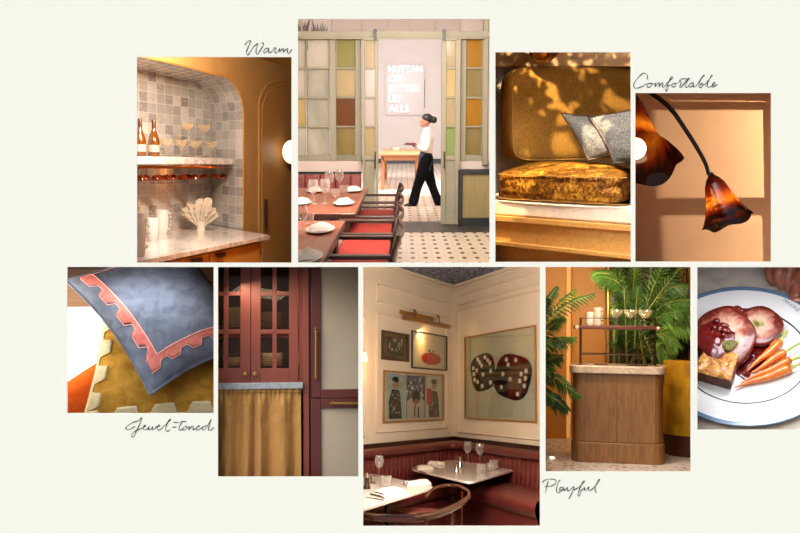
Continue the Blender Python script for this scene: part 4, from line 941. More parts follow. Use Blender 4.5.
# ================================================================== the jewel toned pillows
def pillows():
    R = RECTS['pillows']; fr = Fr(140, 340); fr.fence(R, 'rtb')
    frustum('box', R, 1.35, mat('pillow room wall', '6B4A30', rough=.9), off=(110, 0, 0, 0))
    A = lambda px, py, y: fr.at(px, py, y=y)
    def velvet(name, c1, c2, sh):
        t = NT(name); co_ = t.coords(); n = t.noise(co_, 14, 4, .6, .8); t.link(t.ramp(n, [(.3, c1), (.7, c2)]), t.b.inputs['Base Color'])
        t.bump(t.noise(co_, 700, 2), .25, .0008); m = t.fin(rough=.95, spec=.04, sheen=sh); t.b.inputs['Sheen Roughness'].default_value = .4; t.b.inputs['Sheen Tint'].default_value = lin(c2); return m
    blue = velvet('slate blue velvet', '525A6A', '6E7688', .4); och = velvet('ochre velvet', '8A6524', 'B58A3C', .25)
    pink = velvet('coral pink trim cloth', 'B5605A', 'CF7F76', .2); line = mat('pale pink piping', 'E3A79C', rough=.7)
    cream = fabric('cream linen trim', 'C9BE9C', 'B5A984', weave=500)
    def wave(s, a, b, top=.42, slope=.1):
        f = s % 1.0
        if f < slope: q = f / slope
        elif f < slope + top: q = 1
        elif f < 2 * slope + top: q = 1 - (f - slope - top) / slope
        else: q = 0
        return a + (b - a) * q
    # blue pillow, lying over the ochre one
    q = [A(64, 279, 96), A(150, 395, 36), A(268, 344, 60), A(176, 228, 128)]
    T = thing(fr, 'throw_pillow', 'slate blue velvet pillow with coral pink toothed trim', 'pillow', A(149, 392, 50))
    S = pil_s(*q, 21, .062, 1.4, 4)
    weld(pil_mesh(MB(fr), S, 60).build('cover', blue, T, smooth=180, fixn=False))
    e = [S(k / 40, 0) for k in range(40)] + [S(1, k / 40) for k in range(41)]
    MB(fr).tube(e, 1.2, 8).build('seam_cord', blue, T)
    U0, V0 = .82, .18
    mb = MB(fr)
    mb.grid(lambda s, w: S(.035 + (U0 + .09 * w - .035) * s, V0 - w * (V0 - wave(s * 4.62 + .1, .14, .088, .46, .13)), .55), 200, 6)
    mb.grid(lambda s, w: S(U0 + w * (wave(s * 4.9 + .12, .042, .08, .4, .13)), V0 - .1 * w + (1.02 - V0 + .1 * w) * s, .55), 200, 6)
    mb.build('toothed_trim', pink, T, smooth=180, solid=.5, fixn=False)
    mb = MB(fr)
    mb.tube([S(.05 + (U0 - .05) * k / 60, V0, .9) for k in range(61)] + [S(U0, V0 + (1 - V0) * k / 60, .9) for k in range(61)], .62, 8)
    mb.tube([S(.05 + (U0 + .0 - .05) * k / 200, wave(k / 200 * 4.62 * .88 + .1, .142, .086, .46, .13) - .003, .7) for k in range(201)], .4, 6)
    mb.tube([S(U0 + wave((k / 200) * 4.9 + .12, .045, .083, .4, .13), V0 - .1 + (1.1 - V0) * k / 200, .7) for k in range(201)], .38, 6)
    mb.tube([S(.05, V0, .8), S(.045, .16, .8), S(.05, .12, .8)], .5, 6); mb.tube([S(.05, V0 + k * .05, .8) for k in range(16)], .5, 6)
    mb.build('piping', line, T)
    # ochre pillow under it
    q = [A(106, 296, 118), A(80, 425, 52), A(276, 416, 60), A(264, 270, 150)]
    T = thing(fr, 'throw_pillow', 'ochre velvet pillow with a cream toothed border under the blue pillow', 'pillow', A(140, 420, 70))
    S2 = pil_s(*q, 16, .02, 2.5, 9)
    weld(pil_mesh(MB(fr), S2, 50).build('cover', och, T, smooth=180, fixn=False))
    mb = MB(fr); ptc = lambda s, w: None
    mb.grid(lambda s, w: S2(s, .004 + w * wave(s * 5.0 + .12, .014, .068, .46, .12), .6), 220, 5)
    mb.grid(lambda s, w: S2(.995 - w * wave(s * 5.2 + .25, .02, .08, .5, .12), s, .6), 220, 5)
    mb.build('toothed_border', cream, T, smooth=180, solid=.5, fixn=False)
    # orange chair arm, sill and bright window behind
    T = thing(fr, 'orange_armchair', 'bright orange velvet armchair arm beside the ochre pillow', 'armchair', A(75, 425, 110))
    mb = MB(fr).set(A(86, 398, 150), Matrix.Rotation(math.radians(-34), 3, 'Y'), False); cushion_box(mb, 60, 24, 26, 4, 14, .03); weld(mb.build('arm', velvet('orange velvet', 'C8501A', 'DE6A28', .3), T, smooth=180))
    mb = MB(fr).set(A(80, 450, 160), None, False); cushion_box(mb, 60, 30, 30, 5, 10, .02); weld(mb.build('seat', velvet('orange velvet', 'C8501A', 'DE6A28', .3), T, smooth=180))
    Y = 230
    a, c = A(20, 240, Y), A(260, 460, Y)
    struct(MB(fr).box((a.x, Y, c.z), (c.x, Y + 3, a.z)).build('wall_back', mat('brown room wall', '4A3526', rough=.9)))
    a, c = A(30, 305, Y - 4), A(150, 440, Y - 4)
    o = MB(fr).box((a.x, Y - 4, c.z), (c.x, Y - 3, a.z)).build('window_1', mat('bright daylight pane', 'FFFFFF', emis='FFFCF6', estr=1.5)); struct(o)
    for (x0, y0, x1, y1, m) in ((20, 283, 160, 306, wood('pale sill wood', 'B58A62', 'CFA880', axis=0, s=4, ratio=12)), (20, 268, 170, 282, wood('brown beam wood', '4A3222', '6A4A34', axis=0, s=4, ratio=12))):
        a, c = A(x0, y0, Y - 12), A(x1, y1, Y - 12); struct(MB(fr).box((a.x, Y - 12, c.z), (c.x, Y - 4, a.z)).build('trim_1', m, bev=.8))
    light(fr, (-130, 95, 62), (0, 90, 0), 60, 12, 'FFF4E4')
    light(fr, (5, 36, 60), (20, 100, -20), 90, 2.0, 'FFFAF4', size2=18)  # added lamp, brightens the pillows from above
pillows()
# ================================================================== the red kitchen cabinets
def kitchen():
    fr = Fr(288, 372); R = RECTS['kitchen']; fr.fence(R)
    frustum('box', R, 1.22, mat('kitchen box', '3A1712', rough=.8))
    A = lambda px, py, y: fr.at(px, py, y=y)
    red = mat('brick red cabinet paint', '90493A', c2='824032', vs=6, rough=.42, bump=.08, bs=60)
    dred = mat('dark oxblood cabinet paint', '662C26', c2='58241F', vs=6, rough=.4, bump=.08, bs=60)
    brass = mat('aged brass', 'E6B678', metal=.6, rough=.35)
    cream = mat('greige door panel', 'BCAB92', c2='B09F88', vs=3, rough=.55)
    inner = mat('cabinet inside dark', '241310', rough=.8)
    gl = glass('cabinet glass', 'E8E4DC', base=.02)
    def pbox(mb, l, r, t, b, y, th):
        """box whose front face covers the given extent at depth y"""
        a, c = A(l, t, y), A(r, b, y); mb.box((a.x, y, c.z), (c.x, y + th, a.z))
    def rail_frame(name, par, l, r, t, b, y, th, il, ir, it, ib, m, bev=.4):
        mb = MB(fr); pbox(mb, l, il, t, b, y, th); pbox(mb, ir, r, t, b, y, th); pbox(mb, il, ir, t, it, y, th); pbox(mb, il, ir, ib, b, y, th)
        return mb.build(name, m, par, bev=bev)
    # --- upper glazed cabinet
    y = 46
    T = thing(fr, 'wall_cabinet', 'brick red wall cabinet with two glazed doors over the marble counter', 'cabinet', A(250, 384, y))
    mb = MB(fr); pbox(mb, 190, 306, 255, 258, y + 3, 70); pbox(mb, 190, 306, 383, 385, y + 3, 70); pbox(mb, 190, 306, 382, 384, y - 1, 4)
    pbox(mb, 298.5, 304, 255, 384, y + 2, 70); pbox(mb, 190, 304, 255, 384, y + 72, 3)
    mb.build('body', red, T, bev=.3)
    mb = MB(fr); pbox(mb, 190, 299, 334, 336, y + 9, 60); mb.build('shelf', red, T); mb = MB(fr); pbox(mb, 190, 299, 296, 298, y + 9, 60)
    mb = MB(fr); pbox(mb, 190, 298.5, 255, 384, y + 70, 1); mb.build('back_panel', inner, T)
    for (l, r, il, ir, mx) in ((196, 250.2, 205, 240.5, 226), (251.2, 298.2, 260.5, 289, 274.6)):
        f = rail_frame('door', T, l, r, 252, 383, y, 4, il, ir, 256, 368.5, red)
        mb = MB(fr); pbox(mb, mx - 2.1, mx + 2.1, 256, 368.5, y + .6, 3)
        for hy in (293.6, 331.6): pbox(mb, il, ir, hy - 2, hy + 2, y + .6, 3)
        mb.build('glazing_bar', red, f, bev=.35)
        mb = MB(fr); pbox(mb, il, ir, 256, 368.5, y + 2.4, .3); mb.build('pane', gl, f)
        kx = 245.5 if l < 200 else 254.8
        p = A(kx, 374, y); mb = MB(fr).set(p, rotx(PI / 2)); mb.lathe([(2, 0), (2, .5), (1, .8), (1, 2), (2.2, 2.8), (2.7, 4), (2, 5.2), (0, 5.6)], 16); mb.build('knob', brass, f)
    # --- plates on the shelves, each one a thing
    pm = mat('cream stoneware', 'B5AC9C', c2='A89F8F', vs=40, rough=.45)
    dish = [(0, .15), (6, .2), (9, .5), (12.2, 1.9), (12.4, 2.1), (12.0, 2.15), (9, 1), (6, .75), (0, .7)]
    n = 0
    base = None
    stacks = [(272, 327.5, 7, 'in right cupboard upper stack'), (272, 366, 6, 'in right cupboard lower stack'),
              (231, 327.5, 9, 'in left cupboard upper stack'), (231, 366, 4, 'in left cupboard lower stack')]
    for px, py, cnt, where in stacks:
        b = A(px, py, y + 28)
        for i in range(cnt):
            lab = 'stoneware plate %s%s' % (where, ', topmost' if i == cnt - 1 else ', lowest' if i == 0 else ', number %d counting up from the shelf' % (i + 1))
            loc = b + V((.25 * math.sin(i * 2.1), 0, i * 2.35))
            if base is None:
                base = thing(fr, 'plate', lab, 'plate', loc, 'plates in the glazed cabinet')
                MB(fr).set(loc).lathe(dish, 28).build('dish', pm, base)
            else: dup(fr, base, loc, lab, group='plates in the glazed cabinet')
    # --- pilaster right of the cabinet
    mb = MB(fr); pbox(mb, 303, 309.2, 255, 490, y - 6, 60); o1 = mb.build('trim_1', red, bev=.3); struct(o1)
    mb = MB(fr); pbox(mb, 302.6, 304, 255, 383, y + 1, 20); struct(mb.build('trim_2', red))
    light(fr, (-22, y + 8, 96), (-22, y + 30, 0), 60, 1.7, 'FFE6C8', size2=5, name='plate_fill')  # hidden lamps added inside the cabinet to brighten the plates
    light(fr, (-22, y + 8, 27), (-22, y + 34, -10), 60, 1.5, 'FFE6C8', size2=4, name='plate_fill')
    light(fr, (-30, 12, 86), (0, 60, -50), 70, 1.15, 'FFE2C0', size2=20)  # added warm key for the cabinet fronts
    # --- counter
    mb = MB(fr); pbox(mb, 190, 303.2, 383.6, 388.6, y - 13, 70); o = mb.build('worktop', marble('grey blue marble', 'A4AAAE', '72787C', 14, rough=.25), bev=.8, seg=3)
    tag(o, 'grey veined marble worktop between the glazed cabinet and the gold curtain', 'worktop')
    # wall below counter
    mb = MB(fr); pbox(mb, 190, 306, 388, 492, y + 30, 3); struct(mb.build('wall_back', inner))
    mb = MB(fr); pbox(mb, 190, 304, 389, 392, y - 4, 4); tag(mb.build('curtain_rail_board', dred), 'dark red board under the marble worktop behind the curtain heading', 'board')
    # --- gathered curtain
    def cur(u, v):
        px = 192 + (301 - 192) * u; yy = y - 9
        p0 = A(px, 391.5, yy); p1 = A(px + 1.0 * math.sin(u * 9), 486, yy); p = p0.lerp(p1, v)
        big = math.sin(u * 36 + 1.2 * math.sin(u * 11)) ; sm = math.sin(u * 123 + 2 * math.sin(u * 17))
        a = min(1, v * 7); dep = (1 - a) * 1.0 * sm + a * (5.4 * big * (.75 + .25 * math.sin(u * 23)) + .9 * sm * math.exp(-v * 5))
        dep += 1.1 * vnoise(u * 30, v * 5, 3) * a + 1.5 * math.exp(-((v - .33) / .06) ** 2) * math.sin(u * 31)
        neck = .9 * math.exp(-((v - .035) / .02) ** 2)
        return p + V((.9 * math.cos(u * 36) * a, dep + neck, 0))
    T = thing(fr, 'curtain', 'gathered golden ochre fabric curtain hanging under the marble worktop', 'curtain', A(250, 486, y - 9))
    cm = NT('ochre speckled curtain cloth'); co_ = cm.coords(); vo = cm.add('ShaderNodeTexVoronoi'); vo.inputs['Scale'].default_value = 260; cm.link(co_, vo.inputs['Vector'])
    cm.link(cm.ramp(vo.outputs['Distance'], [(.12, 'E6B668'), (.4, 'B07C3C')]), cm.b.inputs['Base Color']); cm = cm.fin(rough=.55, spec=.35, sheen=.3)
    MB(fr).grid(cur, 300, 40).build('cloth', cm, T, solid=.35, fixn=False, smooth=180)
    def ruf(u, v):
        px = 192 + (301 - 192) * u; p = A(px, 392.5 - 4.2 * v, y - 9.2)
        return p + V((0, 1.1 * math.sin(u * 123 + 2 * math.sin(u * 17)) * (.5 + v) - .7, .5 * vnoise(u * 60, v)))
    MB(fr).grid(ruf, 260, 4).build('ruffle', cm, T, solid=.3, fixn=False, smooth=180)
    # --- fridge / pantry with two framed doors
    yb = 40
    T = thing(fr, 'pantry_cupboard', 'tall dark red cupboard with greige framed doors and brass pulls', 'cupboard', A(334, 486, yb))
    mb = MB(fr); pbox(mb, 309.2, 372, 255, 490, yb + 4, 60); mb.build('body', dred, T)
    f = rail_frame('door', T, 311, 372, 250, 397.5, yb, 5, 321, 372, 245, 389.5, dred)
    mb = MB(fr); pbox(mb, 320.5, 372, 250, 390, yb + 2.6, .8); mb.build('door_panel', cream, f)
    hx = 315.7; h0, h1 = A(hx, 331, yb), A(hx, 376, yb)
    def pull(a, b, out, r=1.5):
        mb = MB(fr); o = V((0, -out, 0)); mb.set((0, 0, 0), None, False); mb.tube([a + o, b + o], r, 12)
        d = (b - a).normalized()
        for e, sgn in ((a, -1), (b, 1)):
            mb.tube([e, e + o], .9, 10)
            mb.tube([e + o - d * sgn * .2, e + o + d * sgn * .2], 1.5, 12); mb.ball(e + o + d * sgn * 2.4, 1.35, 12); mb.tube([e, e + V((0, -.8, 0))], 2.1, 14)
        return mb
    pull(h0, h1, 5).build('handle', brass, f)
    f2 = rail_frame('drawer', T, 311, 372, 398.8, 490, yb, 5, 321, 372, 407.6, 492, dred)
    mb = MB(fr); pbox(mb, 320.5, 372, 407, 490, yb + 2.6, .8); mb.build('door_panel', cream, f2)
    pull(A(333, 403, yb), A(366, 403.4, yb), 5).build('handle', brass, f2)
kitchen()
# ================================================================== the corner banquette
def corner():
    R = RECTS['corner']; fr = Fr(453, 400, 350); fr.fence(R)
    frustum('box', R, 2.75, mat('dining corner box', '8A7560', rough=.85))
    H = lambda px, py, z: fr.at(px, py, z=z)
    # plan directions: left wall runs to the right and away, right wall runs to the right and nearer
    dl = V((.714, .700, 0)).normalized(); dr = V((.70, -.714, 0)).normalized()
    C0 = fr.at(453.5, 437.5, y=385)                                     # the corner at rail height
    nl = V((.700, -.714, 0)); nr = V((-.714, -.70, 0))                  # into the room
    Ml = Matrix((dl, -nl, V((0, 0, 1)))).transposed(); Mr = Matrix((dr, -nr, V((0, 0, 1)))).transposed()
    BL = lambda: MB(fr).set(C0, Ml, False); BR = lambda: MB(fr).set(C0, Mr, False)
    def wl(px, py, off=0):
        p = fr.hit(px, py, C0 + nl * off, nl) - C0; return V((p.dot(dl), -off, p.z))
    def wr(px, py, off=0):
        p = fr.hit(px, py, C0 + nr * off, nr) - C0; return V((p.dot(dr), -off, p.z))
    cream = mat('warm cream panelling', 'DCCEB8', c2='D6C6AE', vs=4, rough=.6); brass = mat('brushed brass', 'B08038', metal=.9, rough=.3)
    zc = wl(453.5, 286).z; lx = wl(355, 400).x - 30; rx = wr(548, 400).x + 30
    struct(BL().box((lx, 0, -150), (0, 4, zc)).build('wall_left', cream)); struct(BR().box((0, 0, -150), (rx, 4, zc)).build('wall_right', cream))
    # cornices
    for B_, x0, x1, n_ in ((BL, lx, 0, 'trim_1'), (BR, 0, rx, 'trim_2')):
        struct(B_().box((x0, -5, zc - 6), (x1, 0, zc + 1)).box((x0, -2.5, zc - 12), (x1, 0, zc - 6)).build(n_, cream, bev=1))
        struct(B_().box((x0, -3, -5), (x1, 0, 1.5)).box((x0, -5, 1.5), (x1, 0, 3)).build(n_, wood('dark mahogany rail', '2E140C', '421E12', axis=0, rough=.35), bev=.5))
    # patterned ceiling
    t = NT('blue patterned ceiling paper'); co_ = t.coords(); vo = t.add('ShaderNodeTexVoronoi'); vo.inputs['Scale'].default_value = 14; t.link(co_, vo.inputs['Vector']); n = t.noise(co_, 30, 3, .6, 2)
    t.link(t.mix(t.math('GREATER_THAN', n, .56), '1E2C4A', 'B8C4DC'), t.b.inputs['Base Color']); t = t.fin(rough=.7)
    struct(MB(fr).box((-300, -20, C0.z + zc), (300, 420, C0.z + zc + 3)).build('ceiling', t))
    # raised panel mouldings
    def mould(wf, B_, l, r, t_, b_):
        q = [wf(l, t_[0]), wf(r, t_[1]), wf(r, b_[1]), wf(l, b_[0])]; x0, x1 = q[0].x, q[1].x; z1, z0 = (q[0].z + q[1].z) / 2, (q[2].z + q[3].z) / 2
        mb = B_(); w_ = 3.0
        mb.box((x0, -2.6, z0), (x0 + w_, 0, z1)).box((x1 - w_, -2.6, z0), (x1, 0, z1)).box((x0, -2.6, z0), (x1, 0, z0 + w_)).box((x0, -2.6, z1 - w_), (x1, 0, z1)); struct(mb.build('trim_3', cream, bev=.7))
    mould(wl, BL, 377, 447, (283.5, 303), (304, 317)); mould(wl, BL, 376.5, 447, (315, 326), (432, 429)); mould(wl, BL, 330, 366, (270, 280), (302, 306)); mould(wl, BL, 330, 366, (312, 315), (440, 436))
    mould(wr, BR, 458, 545, (313, 285), (433, 440)); mould(wr, BR, 458, 545, (298, 268), (309, 280))
    # framed pictures
    def frame(wf, B_, l, r, t_, b_, fw, fm, label, mats, art, off=3.0, matte=True):
        q0, q1 = wf(l, t_[0]), wf(r, b_[1]); z1 = (wf(l, t_[0]).z + wf(r, t_[1]).z) / 2; z0 = (wf(l, b_[0]).z + wf(r, b_[1]).z) / 2; x0, x1 = q0.x, q1.x
        d = dl if B_ is BL else dr; c = C0 + (Ml if B_ is BL else Mr) @ V(((x0 + x1) / 2, -1, z0)); T = thing(fr, 'framed_picture', label, 'picture', c)
        mb = B_(); mb.box((x0, -off, z0), (x0 + fw, 0, z1)).box((x1 - fw, -off, z0), (x1, 0, z1)).box((x0 + fw, -off, z0), (x1 - fw, 0, z0 + fw)).box((x0 + fw, -off, z1 - fw), (x1 - fw, 0, z1)); mb.build('frame', fm, T, bev=.4)
        B_().box((x0 + fw, -1, z0 + fw), (x1 - fw, 0, z1 - fw)).build('mount', mats, T)
        W_, H_ = x1 - x0, z1 - z0; P = lambda u, v, o=0: V((x0 + W_ * u, -1.25 - o * .12, z0 + H_ * v)); art(T, B_, P, W_, H_)
        B_().box((x0 + fw, -off + .6, z0 + fw), (x1 - fw, -off + .8, z1 - fw)).build('glazing', glass('picture glass', 'F8F8F4', base=.015, gloss=.6), T)
    def disc(B_, P, cu, cv, ru, rv, o, name, m, T, n=28, wob=0):
        pts = [P(cu + ru * math.cos(2 * PI * k / n) * (1 + wob * math.sin(k * 2.7)), cv + rv * math.sin(2 * PI * k / n) * (1 + wob * math.cos(k * 1.9)), o) for k in range(n)]; return B_().prism(pts, (0, 0, 0), (0, .1, 0)).build(name, m, T, smooth=0)
    def poly(B_, P, pts, o, name, m, T): return B_().prism([P(u, v, o) for u, v in pts], (0, 0, 0), (0, .1, 0)).build(name, m, T, smooth=0)
    ink = lambda c, n='ink ': mat(n + c, c, rough=.6, spec=.2)
    def art_small(T, B_, P, W_, H_):
        poly(B_, P, [(.2, .2), (.8, .2), (.8, .8), (.2, .8)], 0, 'print', ink('26201C'), T); rnd = random.Random(2)
        for i in range(34): u, v = rnd.uniform(.22, .74), rnd.uniform(.22, .72); poly(B_, P, [(u, v), (u + .035, v), (u + .035, v + .1), (u, v + .1)], 1, 'print_detail', ink(rnd.choice(['C8C4BC', '8A8680', '5E5A56'])), T)
    def art_red(T, B_, P, W_, H_):
        disc(B_, P, .54, .3, .28, .17, 0, 'red_shape', ink('C8363A'), T, wob=.03)
        for u in (.48, .6): disc(B_, P, u, .52, .028, .028, 1, 'eye', ink('241E1E'), T, 12)
        poly(B_, P, [(.52, .44), (.53, .44), (.49, .52), (.48, .52)], 1, 'stalk', ink('241E1E'), T); poly(B_, P, [(.55, .44), (.56, .44), (.6, .52), (.59, .52)], 1, 'stalk', ink('241E1E'), T)
        rnd = random.Random(5)
        for i in range(8): u = .3 + .06 * i; poly(B_, P, [(u, .2 + .02 * (i % 3)), (u + .04, .2 + .02 * (i % 3)), (u + .04, .23 + .02 * (i % 3)), (u, .22 + .02 * (i % 3))], 2, 'print_detail', ink('8E1E28'), T)
    def art_trip(T, B_, P, W_, H_):
        cols = [((.05, .33), 'B4C6C8'), ((.35, .66), '5A6488'), ((.68, .95), 'D8DCD8')]
        for (a, b), c in cols: poly(B_, P, [(a, .07), (b, .07), (b, .93), (a, .93)], 0, 'print', ink(c), T)
        # left: person in a dark patterned coat; right: person in black with red hanging
        for cx, cc, s_ in ((.18, '26283A', 1), (.82, '1C1E28', 1)):
            poly(B_, P, [(cx - .09, .07), (cx + .1, .07), (cx + .08, .45), (cx + .06, .62), (cx - .05, .64), (cx - .1, .42)], 1, 'print_figure', ink(cc), T); disc(B_, P, cx, .74, .045, .085, 2, 'print_face', ink('C49A80'), T, 18); disc(B_, P, cx, .83, .055, .055, 3, 'print_hair', ink('16141A'), T, 18)
            rnd = random.Random(int(cx * 100))
            for i in range(14): u, v = rnd.uniform(cx - .07, cx + .06), rnd.uniform(.1, .55); disc(B_, P, u, v, .012, .018, 4, 'print_detail', ink(rnd.choice(['8E96B0', 'C8402E', 'C8B890'])), T, 8)
        poly(B_, P, [(.69, .35), (.77, .35), (.77, .68), (.69, .68)], 2, 'print_detail', ink('C03038'), T); poly(B_, P, [(.69, .62), (.74, .62), (.74, .9), (.69, .9)], 1, 'print_detail', ink('E8E0D4'), T)
        rnd = random.Random(9)
        for i in range(60): u, v = rnd.uniform(.36, .63), rnd.uniform(.5, .88); disc(B_, P, u, v, rnd.uniform(.008, .022), rnd.uniform(.015, .04), 1 + i % 4, 'print_detail', ink(rnd.choice(['D8C8C0', 'B06A5A', '2A2E48', '7A88B0', 'E8E4DC'])), T, 8)
        poly(B_, P, [(.36, .07), (.65, .07), (.65, .42), (.57, .5), (.44, .5), (.36, .4)], 2, 'print_figure', ink('D6CCC8'), T); disc(B_, P, .505, .5, .07, .14, 6, 'print_hair', ink('1A181E'), T, 20); disc(B_, P, .505, .4, .04, .06, 7, 'print_face', ink('A8705C'), T, 16)
        poly(B_, P, [(.47, .1), (.49, .1), (.5, .34), (.48, .34)], 7, 'print_detail', ink('8E3A40'), T); poly(B_, P, [(.53, .08), (.56, .08), (.55, .3), (.53, .3)], 7, 'print_detail', ink('3A4468'), T)
    frame(wl, BL, 381.2, 408.5, (330, 334.5), (359.5, 362), 5, mat('dark bronze frame', '4A3424', rough=.4, metal=.3), 'small dark framed picture below the brass light, left of the red one', ink('5A4638'), art_small)
    frame(wl, BL, 411.2, 446.5, (330, 336.5), (367.5, 371.5), 2.4, mat('black frame', '1C1614', rough=.35), 'black framed picture of a red round shape with two small eyes', ink('E2D8C4'), art_red)
    frame(wl, BL, 383, 443.2, (369.8, 374.8), (422.5, 420.5), 2.6, mat('gilt oak frame', 'A87634', rough=.4, metal=.3), 'wide gilt framed picture of three dressed figures below the two small ones', ink('D8D2C8'), art_trip)
    def art_dice(T, B_, P, W_, H_):
        q = H_ / W_
        for cx, cy, ru, rv, c, c2, pid, tl_ in ((.29, .55, .185, .215, '0E0E12', '26262C', 0, .2), (.7, .48, .235, .24, '140E0C', '5A3018', 1, -.3)):
            pts = []
            for k in range(48):
                a = 2 * PI * k / 48; c_, s_ = math.cos(a), math.sin(a); m_ = (abs(c_) ** 3 + abs(s_) ** 3) ** (1 / 3); x, y = c_ / m_, s_ / m_; x, y = x * math.cos(tl_) - y * math.sin(tl_), x * math.sin(tl_) + y * math.cos(tl_); pts.append((cx + ru * x, cy + rv * y))
            poly(B_, P, pts, 1 + pid * 3, 'printed_die', ink(c), T)
            dx = lambda u, v: (cx + ru * (u * math.cos(tl_) - v * math.sin(tl_)), cy + rv * (u * math.sin(tl_) + v * math.cos(tl_)))
            poly(B_, P, [dx(-.2, .9), dx(.75, .62), dx(.9, -.5), dx(.1, -.88), dx(-.25, -.1)], 2 + pid * 3, 'printed_die_face', ink(c2), T)
            sp_ = [(.18, .80), (.40, .64), (.58, .48), (-.42, .74), (-.26, .56), (-.1, .38), (.02, -.12), (.64, .04), (-.05, -.74), (.62, -.56), (-.8, .26), (-.74, -.06), (-.68, -.38), (-.5, .14), (-.42, -.5)] if not pid else [(-.3, .8), (-.2, .56), (.22, .74), (-.6, -.45), (.3, -.78), (.42, -.2), (.76, .22), (.72, -.1), (.66, -.42), (.5, .1), (-.5, .15), (-.1, -.1)]
            dx = lambda u, v: (cx + ru * u, cy + rv * v)
            for u, v in sp_: x, y = dx(u, v); disc(B_, P, x, y, .021, .026, 3 + pid * 3, 'printed_pip', ink('E8E6E0'), T, 14)
    frame(wr, BR, 465, 537.5, (337.5, 324.5), (419.5, 421.8), 2.8, mat('gilt oak frame', ''), 'large square gilt framed picture of two black dice on the right wall', ink('C4C8B8'), art_dice)
    # brass picture light
    T = thing(fr, 'picture_light', 'long brass picture light above the small framed pictures', 'lamp', C0 + Ml @ wl(425, 320))
    a, b = wl(403, 316.5, 10), wl(449.5, 327.5, 10); b.z = a.z = (a.z + b.z) / 2
    BL().tube([a, b], 4.2, 16).build('shade', brass, T, smooth=60)
    p0, p1 = wl(399.5, 312.5, 1), wl(434, 318.5, 1); zz = (p0.z + p1.z) / 2; BL().box((p0.x, -2, zz - 4), (p1.x, 0, zz + 4)).build('back_plate', brass, T, bev=.5)
    for px in (413.5, 437): q = wl(px, 317, 2); BL().tube([V((q.x, -1, zz)), V((q.x, -5, zz + 8)), V((q.x, -9, zz + 6)), V((q.x, -10, a.z + 3))], 1.3, 8).ball((q.x, -5, zz + 8), 2.2, 10).build('arm', brass, T)
    # wall sconce at left edge
    s0 = C0 + Ml @ wl(364.2, 362, 6); T = thing(fr, 'wall_sconce', 'small lit wall sconce at the left edge of the cream wall', 'lamp', s0)
    MB(fr).set(s0, None, True).lathe([(5, 0), (6, 1), (4, 16), (3.4, 16)], 20, caps=False).build('shade', mat('lit parchment shade', 'FFE2B0', emis='FFCF90', estr=1.1), T); MB(fr).set(s0, None, True).tube([(0, 0, -6), (0, 0, 2)], 1.2, 8).build('stem', brass, T)
    # light switch
    q = wl(443.2, 424.5); BL().box((q.x - 1.6, -.8, q.z - 5), (q.x + 1.6, 0, q.z + 5)).build('light_switch', mat('white plastic', 'E6DECF', rough=.4)); 
    for o in C.objects:
        if o.name.startswith('light_switch') and 'label' not in o: tag(o, 'white light switch plate by the corner above the mahogany rail', 'switch')
    # banquette: quilted back and seat following both walls round the corner
    lea = mat('oxblood leather', '6A2A26', c2='58201D', vs=8, rough=.42, spec=.5, coat=.12, bump=.1, bs=150)
    zr = 0; dz = C0.z
    def path(off):   # plan line parallel to the walls at distance off, with a rounded inner corner
        pl = C0 + dl * lx + nl * off; pr = C0 + dr * rx + nr * off
        cc = C0 + (nl + nr) * off; rad = 34; a = cc - dl * rad; b = cc + dr * rad
        pts = [pl.lerp(a, i / 20) for i in range(21)] + [a.lerp(cc, t).lerp(cc.lerp(b, t), t) for t in [k / 16 for k in range(1, 16)]] + [b.lerp(pr, i / 20) for i in range(21)]; return pts
    T = thing(fr, 'banquette', 'oxblood leather corner banquette with a fluted back under the mahogany rail', 'banquette', C0 + V((0, -70, -120)))
    def sweep(prof, name, fl=0, nper=4, sub=9):
        ps = [path(o) for o, z in prof]; n = len(ps[0]); N = (n - 1) * sub
        arc = [0]
        for i in range(1, n): arc.append(arc[-1] + (ps[0][i] - ps[0][i - 1]).length)
        def fn(u, v):
            x = u * (n - 1); i = min(int(x), n - 2); f = x - i; k = min(int(round(v * (len(prof) - 1))), len(prof) - 1); p = ps[k][i].lerp(ps[k][i + 1], f); s_ = arc[i] + (arc[i + 1] - arc[i]) * f
            if fl and 0 < k < len(prof) - 1:
                g = abs(math.sin(s_ / 9.5 * PI / 1.0)) ** .45; d_ = (nl if x < n / 2 else nr); p = p + d_ * fl * (g - 1)
            return V((p.x, p.y, dz + prof[k][1]))
        return MB(fr).grid(fn, N, len(prof) - 1).build(name, lea, T, smooth=180 if not fl else 80, fixn=False)
    sweep([(0, -6), (3, -4.5), (10, -4), (16, -6.5), (18.5, -12), (16.5, -18), (12, -21), (6, -21)], 'top_roll')
    sweep([(4, -19), (12, -21.5), (16, -28), (19, -48), (22, -68)], 'fluted_back', 2.6)
    sweep([(16, -64), (30, -60.5), (70, -60), (84, -63), (89, -70), (88, -80), (84, -86), (80, -88)], 'seat')
    sweep([(82, -86), (81, -190)], 'base')
    # round ottoman end of the seat at the right
    # marble tables
    mt = marble('white cafe marble', 'F2EBE0', 'C4BAAC', 8, .5, rough=.15, coat=.3); blk = mat('black iron table leg', '141010', rough=.4)
    zt = -118.0
